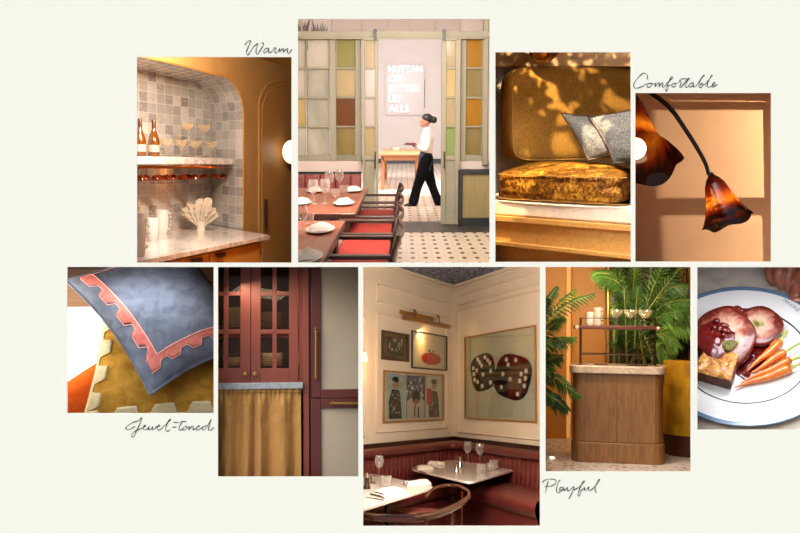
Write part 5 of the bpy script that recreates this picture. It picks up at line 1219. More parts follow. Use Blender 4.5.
    def table(pts, label, legpx, group=None):
        q = [H(x, y, zt) for x, y in pts]; c = (q[0] + q[2]) / 2; q = [c + (p - c) for p in q]; T = thing(fr, 'marble_table', label, 'table', V((c.x, c.y, zt - 75)))
        o = []
        for i in range(4):
            a, b, d = q[i], q[i - 1], q[(i + 1) % 4]; pa, pb = a.lerp(b, .1), a.lerp(d, .1)
            o += [pa.lerp(a, t).lerp(a.lerp(pb, t), t) for t in (0, .25, .5, .75, 1)]
        MB(fr).prism(o, (0, 0, 0), (0, 0, -3.4)).build('tabletop', mt, T, bev=.6); MB(fr).set((c.x, c.y, zt - 3.5), None, True).lathe([(3.2, 0), (3.2, -80), (16, -86), (16, -88), (0, -88)][::-1], 20).build('pedestal', blk, T); return q, c
    qa, ca = table([(409.5, 468.5), (452, 459), (518.5, 468.5), (470, 482.5)], 'white marble table in the corner of the banquette', 0)
    qb, cb = table([(330, 500), (368, 473), (436.5, 486.5), (352, 512)], 'white marble table at the left edge in front of the banquette', 0)
    # things on the tables
    gl = glass('wine glass clear', 'F4F2EE', base=.12, gloss=1.0, haze=.14)
    wg = [(0, 0), (6.5, .1), (6.2, .5), (.8, 1), (.6, 16), (.9, 18), (6, 22), (8.6, 29), (8.2, 37), (6.9, 43), (6.6, 43), (7.8, 37), (8.1, 29), (5.6, 22.8), (0, 18.8)]
    tg = [(0, 0), (6, 0), (6.6, 1), (7.4, 15), (7.0, 15), (6.1, 1.4), (0, 1.2)]
    mw = mat('white napkin linen', 'E8E0D4', c2='DCD2C4', rough=.9, bump=.3, bs=60, bd=.003); silver = mat('silver cutlery', 'C0B8AC', metal=1, rough=.2)
    base = None
    for (px, py, s_, lab) in ((467.8, 462.5, .92, 'clear wine glass on the corner table, left of the two'), (480, 464.5, .9, 'clear wine glass on the corner table, right of the two'), (379, 478, .78, 'clear wine glass on the left marble table')):
        p = H(px, py, zt)
        if base is None:
            base = thing(fr, 'wine_glass', lab, 'glass', p, 'wine glasses on the marble tables'); MB(fr).set(p, None, True).lathe([(r * .92, z * .92) for r, z in wg[5:]], 28).build('bowl', gl, base); MB(fr).set(p, None, True).lathe([(r * .92, z * .92) for r, z in wg[:6]], 20).build('stem', gl, base)
        else: dup(fr, base, p, lab, scale=s_ / .92)
    base = None
    for (px, py, lab) in ((494, 469, 'short clear tumbler at the right of the corner table'), (481, 473, 'short clear tumbler at the front of the corner table'), (386, 487, 'short clear tumbler on the left marble table')):
        p = H(px, py, zt)
        if base is None: base = thing(fr, 'tumbler', lab, 'glass', p, 'tumblers on the marble tables'); MB(fr).set(p, None, True).lathe(tg, 28).build('body', gl, base)
        else: dup(fr, base, p, lab)
    def napkin(px, py, lx_, ly_, rot, lab, fold=1):
        p = H(px, py, zt); T = thing(fr, 'folded_napkin', lab, 'napkin', p, 'folded napkins on the marble tables'); M_ = rotz(rot)
        for i in range(2):
            mb = MB(fr).set(p + V((0, 0, .2 + i * 2.2)), M_, False); s_ = 1 - .12 * i
            mb.grid(lambda u, v: ((u - .5) * lx_ * 1.35 * s_, (v - .5) * ly_ * .62 * s_, 3.0 * (1 - (2 * v - 1) ** 8) + 1.1 * vnoise(u * 3 + px, v * 3, i) * fold), 16, 12).grid(lambda u, v: ((u - .5) * lx_ * 1.35 * s_, (v - .5) * ly_ * .62 * s_, 0), 2, 2); mb.build('fold', mw, T, smooth=180, fixn=False)
    napkin(424, 469, 20, 34, .35, 'folded white napkin on the left of the corner table'); napkin(437, 464.5, 24, 22, -.2, 'folded white napkin at the back of the corner table', 2); napkin(494, 465.8, 18, 18, .3, 'folded white napkin at the right of the corner table', 2)
    napkin(388, 494, 26, 48, .9, 'folded white napkin on the left marble table, nearest the chair'); napkin(417, 484.5, 26, 30, .5, 'folded white napkin at the right corner of the left marble table')
    def shaker(px, py, h, r, lab, m, nm='pepper_mill'):
        p = H(px, py, zt); T = thing(fr, nm, lab, 'shaker', p); MB(fr).set(p, None, True).lathe([(0, 0), (r, 0), (r, h * .15), (r * .7, h * .3), (r * .75, h * .7), (0, h * .7)], 20).build('body', m, T); MB(fr).set(p, None, True).lathe([(r * .8, h * .7), (r * .85, h * .85), (r * .4, h), (0, h)], 20).build('cap', silver, T)
    shaker(460, 467, 19, 4.4, 'silver pepper mill in the middle of the corner table', silver); shaker(456.5, 472, 15, 4, 'silver salt shaker in front of the pepper mill on the corner table', silver, 'salt_shaker')
    shaker(366.8, 489, 21, 4.6, 'dark pepper mill at the left edge of the left table', mat('dark steel', '3A3230', metal=.7, rough=.3)); shaker(372.5, 484, 12, 4.4, 'small glass salt cellar on the left table', silver, 'salt_shaker')
    for i, (x0, y0, x1, y1, lab) in enumerate(((366, 497, 384, 500, 'silver knife on the left marble table'), (411, 467, 428, 473.5, 'silver fork on the left of the corner table'), (488, 471.5, 503, 467.5, 'silver knife on the right of the corner table'))):
        a, b = H(x0, y0, zt + .6), H(x1, y1, zt + .6); o = MB(fr).set((0, 0, 0), None, False).tube([a, a.lerp(b, .45), a.lerp(b, .55), b], [.7, .6, 1.3, .8], 8, flat=.5).build('knife' if 'knife' in lab else 'fork', silver); tag(o, lab, 'cutlery')
    # bentwood chair in the foreground: curved top rail with arms, seat and legs
    wd = wood('polished mahogany bentwood', '200A05', '42180C', axis=0, s=6, ratio=10, rough=.22, coat=.4, bump=.05, c3='5E2612')
    zr_ = -118; c = H(420, 505, zr_); T = thing(fr, 'bentwood_armchair', 'dark mahogany bentwood armchair with a curved back rail in the foreground', 'chair', V((c.x, c.y, zr_ - 80)))
    rail_px = [(352, 520.5, 0), (366, 524, 0), (390, 526.5, 0), (418, 525, 0), (440, 519.5, 0), (456, 512, 0), (464.5, 505.5, 0), (463, 499, 3), (452, 495.5, 5), (436, 494, 6), (425, 496.5, 5), (418, 502, 3), (414, 508, 0)]
    c2 = mat('polished mahogany bentwood', '')
    outer = bez([H(x, y - 7, zr_ + dz_) for x, y, dz_ in [(345, 518, 0), (372, 524, 0), (398, 525.5, 0), (425, 523.5, 0), (446, 518, 1), (460, 511, 3), (469, 504, 5)]], 5)
    MB(fr).set((0, 0, 0), None, False).tube([p for p in outer], [2.2 + 1.4 * math.sin(PI * i / (len(outer) - 1)) for i in range(len(outer))], 14, flat=1.15).build('back_rail', c2, T)
    inn = bez([H(469, 497, zr_ + 5), H(468, 491, zr_ + 6), H(458, 486, zr_ + 7), H(444, 485.5, zr_ + 7), H(432, 490, zr_ + 6), H(426, 497, zr_ + 3)], 5)
    MB(fr).set((0, 0, 0), None, False).tube(inn, 1.9, 12).build('arm_loop', c2, T)
    so = [H(365, 545, zr_ - 26), H(400, 535, zr_ - 26)]
    s0 = H(418, 506, zr_ - 24); MB(fr).set(s0 - V((0, 12, 6)), None, True).lathe([(0, 0), (30, 0), (33, 1.5), (32, 4), (20, 5), (0, 5.2)], 40).build('seat', lea, T)
    for (px, py) in ((395, 523), (426, 521), (452, 513), (462, 497)):
        a = H(px, py - 5, zr_ - 1); MB(fr).set((0, 0, 0), None, False).tube([a, V((a.x * .9, a.y, zr_ - 80))], 1.5, 10).build('leg', c2, T)
    # light: daylight from the front left, warm glow of the sconce
    light(fr, (-52, 16, 92), (10, 250, -20), 70, 78, 'FFF3E6', size2=50)
    light(fr, (40, 50, 100), (20, 300, 0), 60, 50, 'FFF0E0', size2=30)
    light(fr, C0 + Ml @ wl(372, 366, 22), C0 + Ml @ wl(400, 380, 0), 3, 5, 'FFB868', 'POINT')
    q = C0 + Ml @ V(((a.x if False else wl(425, 326, 8).x), -11, wl(425, 331, 8).z)); light(fr, q, C0 + Ml @ V((wl(425, 340).x, 4, wl(425, 380).z)), 40, 4, 'FFC880', size2=3)
corner()
# ================================================================== the drinks cabinet with palms
def trolley():
    R = RECTS['trolley']; fr = Fr(618, 318, 800); fr.fence(R)
    frustum('box', R, 1.75, mat('lounge box ochre', '8A5420', rough=.85))
    A = lambda px, py, y: fr.at(px, py, y=y)
    YW = 235; YC = 62
    och = mat('ochre lacquer wall panel', 'BE8436', c2='B67C30', vs=4, rough=.5); och2 = mat('ochre wall trim', 'C07A2C', rough=.45)
    fz = A(618, 463.2, YC).z
    # floor of terrazzo
    t = NT('terrazzo'); co_ = t.coords(); vo = t.add('ShaderNodeTexVoronoi'); vo.inputs['Scale'].default_value = 26; t.link(co_, vo.inputs['Vector'])
    wn = t.add('ShaderNodeSeparateColor'); t.link(vo.outputs['Color'], wn.inputs[0])
    chip = t.math('MULTIPLY', t.math('LESS_THAN', vo.outputs['Distance'], .36), t.math('GREATER_THAN', wn.outputs[0], .35))
    cc = t.ramp(wn.outputs[1], [(0, '6E4A38'), (.4, 'A58672'), (.7, '8A6A58'), (1, 'E8DCCB')], 'CONSTANT'); t.link(t.mix(chip, 'DCCCBC', cc), t.b.inputs['Base Color']); ter = t.fin(rough=.35)
    a, b = A(500, 463, 0), A(740, 463, 0)
    struct(MB(fr).box((-140, -10, fz - 3), (190, YW + 30, fz)).build('floor', ter))
    def panel(l, r, t_, b_, y, th, m, name, bev=.5):
        p, q = A(l, t_, y), A(r, b_, y); return MB(fr).box((p.x, y, q.z), (q.x, y + th, p.z)).build(name, m, bev=bev)
    struct(panel(520, 720, 200, 475, YW, 4, och, 'wall_back'))
    struct(panel(541, 566, 240, 460, YW - 14, 10, och, 'trim_1', 1.2)); struct(panel(541, 566, 426, 458, YW - 16, 3, och2, 'trim_2', .8))
    struct(panel(566.5, 570, 240, 460, YW - 9, 8, mat('lit cove edge', 'E0A050', emis='FFC070', estr=.35), 'trim_3', .6))
    struct(panel(572, 606, 240, 460, YW - 6, 6, och, 'trim_4', 1.2))
    struct(panel(607.2, 609, 240, 460, YW - 8, 7, mat('brass edge', 'C89850', metal=.8, rough=.3), 'trim_5', .4))
    struct(panel(609, 680, 240, 375, YW - 3, 2, mat('smoked mirror', '3A3A1E', rough=.25, metal=.3), 'trim_6'))
    struct(panel(680, 684, 240, 460, YW - 8, 7, och2, 'trim_7', 1)); struct(panel(684.2, 686.4, 240, 460, YW - 12, 7, mat('pale reveal', 'E8C89A', rough=.4), 'trim_8', .4)); struct(panel(688, 720, 240, 460, YW - 18, 10, mat('ochre yellow panel', 'C88A24', rough=.5), 'trim_9', 1))
    # cabinet
    oak = wood('brown oak veneer', '64401C', '825628', axis=2, s=9, ratio=9, c3='926232', rough=.42, bump=.2)
    T = thing(fr, 'bar_cabinet', 'brown oak bar cabinet with rounded corners and a cream marble top', 'cabinet', V((0, YC + 25, fz)))
    def rrect(l, r, y0, y1, rad, n=8):
        o = []
        for cx, cy, a0 in ((l + rad, y0 + rad, PI), (r - rad, y0 + rad, 1.5 * PI), (r - rad, y1 - rad, 0), (l + rad, y1 - rad, .5 * PI)):
            for k in range(n + 1): a = a0 + PI / 2 * k / n; o.append((cx + rad * math.cos(a), cy + rad * math.sin(a)))
        return o
    def slab(l, r, z0, z1, y0, rad, m, name, par, bev=.4, dep=48):
        q = rrect(l, r, y0, y0 + dep, rad); return MB(fr).prism([V((x, y, z1)) for x, y in q], (0, 0, 0), (0, 0, z0 - z1)).build(name, m, par, bev=bev)
    X = lambda px: A(px, 400, YC).x
    zt, zb = A(618, 373.5, YC).z, A(618, 443, YC).z
    slab(X(572), X(663.3), zb, zt, YC, 9, oak, 'body', T)
    slab(X(571), X(665), fz, zb, YC - 1.5, 10, oak, 'plinth', T, .8)
    for l, r in ((581, 616.6), (617.4, 655.5)):
        MB(fr).box((X(l), YC - .5, zb + .6), (X(r), YC + 2, zt)).build('door', oak, T, bev=.3); MB(fr).box((X(l), YC - 2.0, fz), (X(r), YC + 2, zb - .6)).build('plinth_panel', oak, T, bev=.3)
    slab(X(569), X(666.5), A(618, 374, YC - 3).z, A(618, 366.2, YC - 3).z, YC - 4, 11, marble('cream brown marble', 'CDB49A', '9A7C64', 12, .7, rough=.25), 'marble_top', T, 1.0, 56)
    ztop = A(618, 366.2, YC - 3).z
    zsh = A(618, 329.5, YC + 8).z
    # rack
    iron = mat('dark bronze rod', '2E1810', rough=.4, metal=.5); plum = mat('oxblood lacquer shelf', '4E2014', rough=.35, coat=.3)
    T = thing(fr, 'gallery_rack', 'dark bronze rack with an oxblood shelf standing on the marble top', 'rack', V((0, YC + 20, ztop)))
    x0, x1 = A(580, 340, YC + 8).x, A(655.5, 340, YC + 8).x; ya, yb = YC + 8, YC + 36; zr = A(618, 318.4, ya).z
    for x in (x0, x1):
        for y in (ya, yb): MB(fr).tube([V((x, y, ztop)), V((x, y, zr))], .62, 8).build('leg', iron, T); MB(fr).set((x, y, ztop), None, True).lathe([(0, 0), (2.2, 0), (1.6, .9), (0, 1)], 12).build('foot', iron, T)
    for z, nm in ((zr, 'gallery_rail'), (A(618, 354.8, ya).z, 'lower_rail')): MB(fr).tube([V((x0, ya, z)), V((x1, ya, z)), V((x1, yb, z)), V((x0, yb, z))], .55, 8, closed=True).build(nm, iron, T)
    slab(A(573.5, 328, ya).x, A(661.5, 328, ya).x, zsh, zsh + 3.9, ya - 4, 4, plum, 'shelf', T, .6, 38)
    for x in (x0 - 3.2, x1 + 3.2): MB(fr).set((x, ya - 4, zsh + 2), rotx(PI / 2), True).ball((0, 0, 0), 2.3, 12).build('finial', mat('pale stone knob', 'C8A890', rough=.4), T)
    zs = zsh + 3.9
    # white mugs in two stacks
    wc = mat('white glazed cup', 'E8E4DE', rough=.25, coat=.3); base = None
    for px, n, dy, where in ((589.6, 3, 10, 'lower left stack of white cups'), (597.2, 4, 20, 'taller right stack of white cups')):
        for i in range(n):
            h = 5.05; loc = V((A(px, 320, ya + dy).x, ya + dy, zs + i * h)); lab = 'small white cup, %s in the %s' % (('bottom one', 'second one up', 'third one up', 'fourth one up')[i] if i < n - 1 else 'topmost', where)
            if base is None:
                base = thing(fr, 'white_cup', lab, 'cup', loc, 'white cups on the rack shelf'); MB(fr).set(loc, None, True).lathe([(0, 0), (3.6, 0), (4.2, .7), (4.75, 4.9), (4.4, 4.9), (3.8, .9), (0, .8)], 28).build('body', wc, base); MB(fr).set(loc, None, True).tube([V((4.3, 0, 4)), V((6, 0, 3.8)), V((6.2, 0, 2.2)), V((4, 0, 1.4))], .5, 6).build('handle', wc, base)
            else: dup(fr, base, loc, lab)
    gl = glass('clear cocktail glass', 'F8F4E8', haze=.14, base=.12, gloss=1.0); base = None
    cp = [(0, 0), (4.2, .1), (4, .5), (.5, .9), (.4, 7), (.6, 8), (4.2, 10), (6.9, 14), (7.3, 17.8), (7, 17.7), (6.5, 14.2), (3.8, 10.6), (0, 9)]
    for px, lab in ((616.3, 'coupe glass on the rack shelf nearest the white cups'), (630.6, 'middle coupe glass of three on the rack shelf'), (645, 'coupe glass on the rack shelf farthest from the cups')):
        loc = V((A(px, 320, ya + 14).x, ya + 14, zs))
        if base is None:
            base = thing(fr, 'coupe_glass', lab, 'glass', loc, 'coupe glasses on the rack shelf'); MB(fr).set(loc, None, True).lathe(cp[5:], 28).build('bowl', gl, base); MB(fr).set(loc, None, True).lathe(cp[:6], 18).build('stem', gl, base)
        else: dup(fr, base, loc, lab)
    for px, w_, lab, m in ((592, 3.2, 'small pale dish at the left of the marble top', wc), (601, 8, 'dark tray lying on the marble top behind the front edge', iron), (637, 13, 'flat dark menu card holder lying at the right of the marble top', iron)):
        p = A(px, 362, YC + 14); o = MB(fr).set((p.x, YC + 14, ztop), None, True).lathe([(0, 0), (w_ * .9, 0), (w_, .7), (w_ * .9, .8), (0, .5)], 28, sq=.6).build('small_dish' if w_ < 5 else 'flat_tray', m); tag(o, lab, 'dish' if w_ < 5 else 'tray')
    # yellow velvet armchair at right
    vel = NT('mustard velvet'); n = vel.noise(vel.coords(), 12, 4); vel.link(vel.ramp(n, [(.3, '9A6A0C'), (.7, 'CC9A1C')]), vel.b.inputs['Base Color']); vel = vel.fin(rough=.6, sheen=.35, spec=.2); vel.node_tree.nodes['Principled BSDF'].inputs['Sheen Tint'].default_value = lin('E8B83A')
    yc = 138; c0 = A(706, 436, yc); c0 = V((c0.x, yc, fz)); T = thing(fr, 'tub_armchair', 'mustard yellow velvet tub armchair behind the cabinet at the right', 'armchair', c0)
    zt_ = A(690, 357, yc).z - fz; zs_ = A(690, 372, yc).z - fz
    def shell(r0, r1, z0, z1, name, m, a0=.0, a1=2 * PI, sq=.8):
        mb = MB(fr).set(c0, None, True); N = 60
        def fn(u, v):
            a = a0 + (a1 - a0) * u; prof = [(r1, z0), (r1 * 1.04, z0 + (z1 - z0) * .45), (r1 * 1.0, z1 - 5), (r1 * .965, z1 - 1.2), ((r0 + r1) / 2, z1), (r0 * 1.03, z1 - 1.2), (r0, z1 - 5), (r0, z0)]
            q = v * 7; i = min(int(q), 6); f = q - i; r = prof[i][0] * (1 - f) + prof[i + 1][0] * f; z = prof[i][1] * (1 - f) + prof[i + 1][1] * f; w_ = 1 - .012 * (abs(math.sin(a * 9)) ** .3 < .45)
            return (r * w_ * math.cos(a), r * w_ * sq * math.sin(a), z)
        return mb.grid(fn, N * 3, 28, closeu=False).build(name, m, T, smooth=60, fixn=False)
    shell(35, 50, 24, zt_ - 3, 'back_shell', vel)
    MB(fr).set(c0 + V((0, 0, 24)), None, True).lathe([(0, 0), (34, 0), (35, 14), (33, 20), (0, 21)], 48, sq=.8).build('seat', vel, T)
    MB(fr).set(c0, None, True).lathe([(44, 0), (46, 1), (47, 24), (40, 24)], 48, sq=.8).build('base', wood('dark plinth wood', '3A1E0E', '5A3018', axis=0, rough=.4), T)
    # floor lamp disc seen low at the left
    o = MB(fr).set(A(552, 457.5, 70), None, True).ball((0, 0, 0), 2.6, 14, (1.2, 1, .55)).build('floor_spotlight', mat('lit white lens', 'FFF4E0', emis='FFF0D8', estr=1.4)); tag(o, 'small lit white spotlight on the terrazzo floor at the left', 'light')
    # palms: arching fronds with leaflets
    gcol = [mat('palm leaf green', '284A1C', c2='3E6428', vs=30, rough=.4, spec=.4), mat('palm leaf light', '466C2C', c2='5E8438', vs=30, rough=.4, spec=.4), mat('palm leaf deep', '1C3A1A', c2='2E5226', vs=30, rough=.45)]
    stem = mat('palm stem', '6A7A34', c2='8A8A48', rough=.5)
    def frond(mb, ms, base, tip, droop, ll, nl=16, rnd=None, wide=1.15, hang=.5):
        base, tip = V(base), V(tip); d = tip - base; up = V((0, 0, 1))
        P = lambda t: base + d * t + up * droop * math.sin(PI * t ** .8) 
        pts = [P(i / 12) for i in range(13)]; ms.tube(pts, [.9 - .6 * i / 12 for i in range(13)], 6)
        for i in range(nl):
            t = .18 + .82 * i / (nl - 1); p = P(t); tg = (P(min(1, t + .02)) - P(t - .02)).normalized()
            for sg in (-1, 1):
                sd = tg.cross(V((.15, -1, .2))).normalized() * sg; L = ll * (math.sin(PI * (.22 + .7 * t)) ** .6) * rnd.uniform(.8, 1.15)
                dr = (tg * (.65 + .6 * t) + sd * (1.05 - .5 * t) + V((0, rnd.uniform(-.35, .35), 0))).normalized(); q = [p + dr * L * s_ - up * L * hang * s_ * s_ for s_ in (0, .3, .65, 1)]
                wv_ = dr.cross(V((0, -1, 0.3))).normalized(); hw = [.25, wide, wide * .8, .05]
                vs_ = []; 
                for k_ in range(4): vs_ += [q[k_] + wv_ * hw[k_] + V((0, .25, 0)), q[k_] - V((0, .35, 0)), q[k_] - wv_ * hw[k_] + V((0, .25, 0))]
                mb.add(vs_, [(k_ * 3 + j, k_ * 3 + j + 1, k_ * 3 + j + 4, k_ * 3 + j + 3) for k_ in range(3) for j in range(2)])
    def palm(label, root, fr_list, seed, mi, ll, pot=None, cane=None):
        rnd = random.Random(seed); T = thing(fr, 'potted_palm', label, 'palm', root)
        st = MB(fr)
        for (bx, by, bd, tx, ty, td, dp, l_) in fr_list:
            mb = MB(fr); frond(mb, st, A(bx, by, bd), A(tx, ty, td), dp, ll * l_, 15, rnd); mb.build('frond', gcol[rnd.choice(mi)], T, smooth=0, fixn=False, solid=.12)
        for (x, d0, top) in cane or []:
            st.tube([V((A(x, 430, d0).x, d0, root.z + 4)), A(x + rnd.uniform(-4, 4), top, d0 + rnd.uniform(-5, 5))], [1.3, .9], 6)
        st.build('stem', stem, T)
        if pot: MB(fr).set(root, None, True).lathe([(0, 0), (pot * .75, 0), (pot, pot * 1.3), (pot * .9, pot * 1.3), (pot * .85, pot * 1.1), (0, pot * 1.1)], 32).build('pot', mat('dark planter', '2A1A10', rough=.6), T)
    big = []; rnd = random.Random(21)
    for i in range(32):
        a = rnd.uniform(-1.35, 1.45); r = rnd.uniform(38, 78); d0 = rnd.uniform(128, 200); bx, by = 637 + rnd.uniform(-12, 14), 350 + rnd.uniform(-24, 14)
        tx, ty = bx + math.sin(a) * r * .85, by - math.cos(a) * r * 1.1 - 8
        if tx < 616: tx = 616 + rnd.uniform(0, 10)
        big.append((bx, by, d0, tx, max(262, ty), d0 + rnd.uniform(-25, 15), rnd.uniform(2, 12), 1))
    for (tx, ty, bx, by) in ((679, 312, 648, 330), (689, 330, 652, 326), (690, 300, 650, 318), (676, 345, 652, 338), (672, 364, 650, 345), (690, 318, 655, 300), (604, 277, 630, 300), (596, 273, 628, 290), (664, 372, 648, 350), (684, 286, 655, 305)): big.append((bx, by, 140, tx, ty, 128, 8, .9))
    rt = V((A(636, 400, 165).x, 165, fz)); palm('large green palm filling the space behind the bar cabinet', rt, big, 5, [0, 0, 1, 2], 22, 18, [(x, 150 + (i * 13) % 40, 325) for i, x in enumerate(range(612, 660, 5))])
    lf = []
    for (bx, by, tx, ty, dp, l_) in ((535, 345, 592, 295, 14, .8), (533, 350, 574, 291, 10, .8), (536, 330, 556, 288, 6, .7), (534, 350, 562, 318, 6, .9), (532, 330, 549, 300, 4, .8), (530, 360, 572, 338, 8, .9), (530, 350, 563, 342, 6, .9),
                                     (532, 385, 578, 395, 14, .8), (532, 380, 560, 356, 8, .9), (530, 375, 552, 370, 6, .9), (532, 400, 566, 408, 10, .9), (530, 395, 552, 398, 8, .8), (528, 352, 548, 356, 4, .9)):
        lf.append((bx, by, 58 + (ty % 7) * 2, tx, ty, 44 + (tx % 9) * 2, dp, l_))
    rt = V((A(550, 400, 75).x - 8, 75, fz)); palm('green palm reaching in from the left edge beside the cabinet', rt, lf, 8, [0, 1, 2], 17, None, None)
    light(fr, (-20, 26, 42), (10, 130, -40), 80, 6, 'FFE3B8', size2=14)
    light(fr, (-42, 100, 44), (-40, 235, -20), 34, 5, 'FFDDAA', size2=12)  # lamp added to lift the left wall
    light(fr, (44, 80, 40), (40, 200, -20), 30, 2.0, 'FFDFA8', size2=12)
trolley()
# ================================================================== the plate of food
def dish():
    R = RECTS['dish']; fr = Fr(752, 348); fr.fence(R, 'ltb')
    frustum('box', R, 1.3, mat('table box', '6E6256', rough=.9), off=(0, 60, 0, 0))
    el = math.radians(50); N = V((0, -math.sin(el), math.cos(el))); ey = V((0, math.cos(el), math.sin(el)))
    M = Matrix((V((1, 0, 0)), ey, N)).transposed(); c0 = fr.at(743, 354, y=92)
    def tp(px, py, h=0):
        p = fr.hit(px, py, c0 + N * h, N) - c0; return V((p.x, p.dot(ey), h))
    W = lambda p: c0 + M @ V(p)
    B = lambda c=(0, 0, 0), R_=None: MB(fr).set(W(c), M @ R_ if R_ is not None else M, False)
    k = fr.k(92)
    o = B().box((-110, -150, -8), (140, 140, -5)).build('dining_table', mat('blurred stone table top', 'DCD0C0', c2='B8AC9E', vs=9, rough=.6), noclip=False)
    tag(o, 'mottled grey brown stone table top under the white plate', 'table')
    # plate
    Rr = 90 * k
    T = thing(fr, 'dinner_plate', 'white dinner plate with a blue rim and a thin dark blue ring', 'plate', W((0, 0, -5)))
    B().lathe([(0, -5), (50 * k, -5), (52 * k, -3.5), (Rr - 3, 1.2), (Rr, 2.4), (Rr - .5, 3.2), (Rr - 5, 2.6), (66 * k, .6), (60 * k, -.6), (55 * k, -1), (0, -1.1)], 96).build('dish', mat('glazed white china', 'F0F0EE', rough=.12, coat=.5), T)
    B().lathe([(Rr - 5.2, 2.75), (Rr - .6, 3.4), (Rr + .25, 2.9), (Rr + .25, 2.2), (Rr - 1, 1.8)], 96, caps=False).build('rim_band', mat('steel blue glaze', '5E7C98', rough=.15, coat=.4), T)
    B().lathe([(60.3 * k, -.35), (60.6 * k, .05), (61.4 * k, .2), (61.9 * k, .1)], 96, caps=False).build('ring', mat('dark blue glaze line', '26323E', rough=.3), T)
    p = tp(790, 306, 2.6); mb = B((0, 0, 2.35)); a = math.atan2(tp(797, 311).y - tp(783, 300.5).y, tp(797, 311).x - tp(783, 300.5).x)
    text_mb(mb, 'MAXINE', 6.4, W((p.x, p.y, 2.4)) , M @ rotz(a) @ rotx(-PI / 2), extrude=.15); mb.build('printed_name', mat('grey blue print', '8FA0AE', rough=.4), T)
    # sauce
    sauce = mat('dark cherry sauce', '3A0606', c2='6E0F0C', vs=60, rough=.12, coat=.6, spec=.6)
    mb = B()
    def pud(u, v):
        t = 2 * PI * v; r = u * (1 + .18 * math.sin(3 * t + 1) + .1 * math.sin(7 * t)); c = tp(752, 356); return (c.x + 20 * r * math.cos(t), c.y + 33 * r * math.sin(t), -1 + 1.6 * (1 - u ** 3) + .5 * vnoise(r * 6, t))
    mb.grid(pud, 14, 60, closev=True); tag(mb.build('sauce_puddle', sauce, smooth=180, fixn=False), 'glossy dark cherry sauce pooled between the meat and the carrots', 'sauce', kind='stuff')
    # roulade slices
    fm = NT('roulade cut face'); uv = fm.add('ShaderNodeTexCoord').outputs['UV']; n = fm.noise(fm.coords(), 16, 6, .7, 1.0); sp = fm.add('ShaderNodeSeparateXYZ'); fm.link(uv, sp.inputs[0])
    r = fm.math('ADD', sp.outputs[0], fm.math('MULTIPLY', fm.math('SUBTRACT', n, .5), 1.1))
    fm.link(fm.ramp(r, [(.02, '5E5E22'), (.14, '8E8648'), (.26, 'BFA584'), (.42, 'C09A84'), (.58, 'AC7660'), (.74, '8E4836'), (.88, '5A140C')]), fm.b.inputs['Base Color'])
    fm.bump(n, .5, .004); fm = fm.fin(rough=.35, coat=.3)
    rim = mat('crisp bacon rim', '5A160E', c2='98402E', vs=50, rough=.25, coat=.4, bump=.5, bs=120, bd=.003)
    def slice_(px, py, h, rx, ry, th, tilt, yaw, lab, ph):
        c = tp(px, py, h); R_ = rotz(yaw) @ rotx(tilt)
        T = thing(fr, 'meat_roulade_slice', lab, 'meat', W(c), 'stuffed meat slices on the plate')
        w = lambda t: 1 + .05 * math.sin(2 * t + ph) + .03 * math.sin(5 * t + 2 * ph)
        mb = B(c, R_); mb.grid(lambda u, v: (rx * u * w(2 * PI * v) * math.cos(2 * PI * v), ry * u * w(2 * PI * v) * math.sin(2 * PI * v), th / 2 + .9 * vnoise(u * 4 * math.cos(2 * PI * v) + ph, u * 4 * math.sin(2 * PI * v)) * (1 - u ** 6) - 1.2 * u ** 8), 24, 60, closev=True, uvfn=lambda u, v: (u, v * 6))
        mb.build('cut_face', fm, T, smooth=180, fixn=False)
        mb = B(c, R_); prof = [(0, -th / 2), (.9, -th / 2), (1.02, -th / 2 + 1.5), (1.05, 0), (1.02, th / 2 - 1.2), (.985, th / 2 - .5)]
        mb.grid(lambda u, v: (lambda i, f: ((prof[i][0] * (1 - f) + prof[i + 1][0] * f) * rx * w(2 * PI * v) * math.cos(2 * PI * v), (prof[i][0] * (1 - f) + prof[i + 1][0] * f) * ry * w(2 * PI * v) * math.sin(2 * PI * v), prof[i][1] * (1 - f) + prof[i + 1][1] * f))(min(int(u * 5), 4), u * 5 - min(int(u * 5), 4)), 15, 60, closev=True)
        mb.build('bacon_rim', rim, T, smooth=180, fixn=False); return T
    slice_(757, 326.5, 8, 25, 25, 9, math.radians(8), .2, 'round stuffed meat slice with a pale green centre lying behind', 1)
    slice_(725, 337, 13, 31, 35, 12, math.radians(14), -.3, 'large stuffed meat slice in front under the cherry sauce', 3)
    # cherry compote on top
    T = thing(fr, 'cherry_compote', 'glossy dark red cherry compote heaped on the front meat slice', 'compote', W(tp(719, 330, 24)))
    rnd = random.Random(4); mb = B(); cm = mat('cherry compote', '3E0505', c2='7A0E0C', vs=70, rough=.28, coat=.25, spec=.5)
    mb2 = MB(fr).set(W(tp(714, 334, 17.5)), M, False)
    mb2.grid(lambda u, v: ((lambda t, q: (25 * u * q * math.cos(t), 28 * u * q * math.sin(t) - 2 * u, 6.5 * (1 - u ** 2.5) - 1 + 1.3 * vnoise(u * 5 * math.cos(t), u * 5 * math.sin(t), 3)))(2 * PI * v, 1 + .14 * math.sin(4 * 2 * PI * v + 1))), 18, 64, closev=True)
    mb2.build('sauce', cm, T, smooth=180, fixn=False)
    for i in range(13):
        t, q = rnd.uniform(0, 2 * PI), rnd.uniform(0, 12); mbb = MB(fr).set(W(tp(719, 329, 22)), M, False); mbb.ball((q * math.cos(t), q * 1.3 * math.sin(t) + 1, rnd.uniform(.5, 2.5)), rnd.uniform(2.2, 3.8), 12, (1.2, 1, .8)); mbb.build('cherry', cm, T, smooth=180)
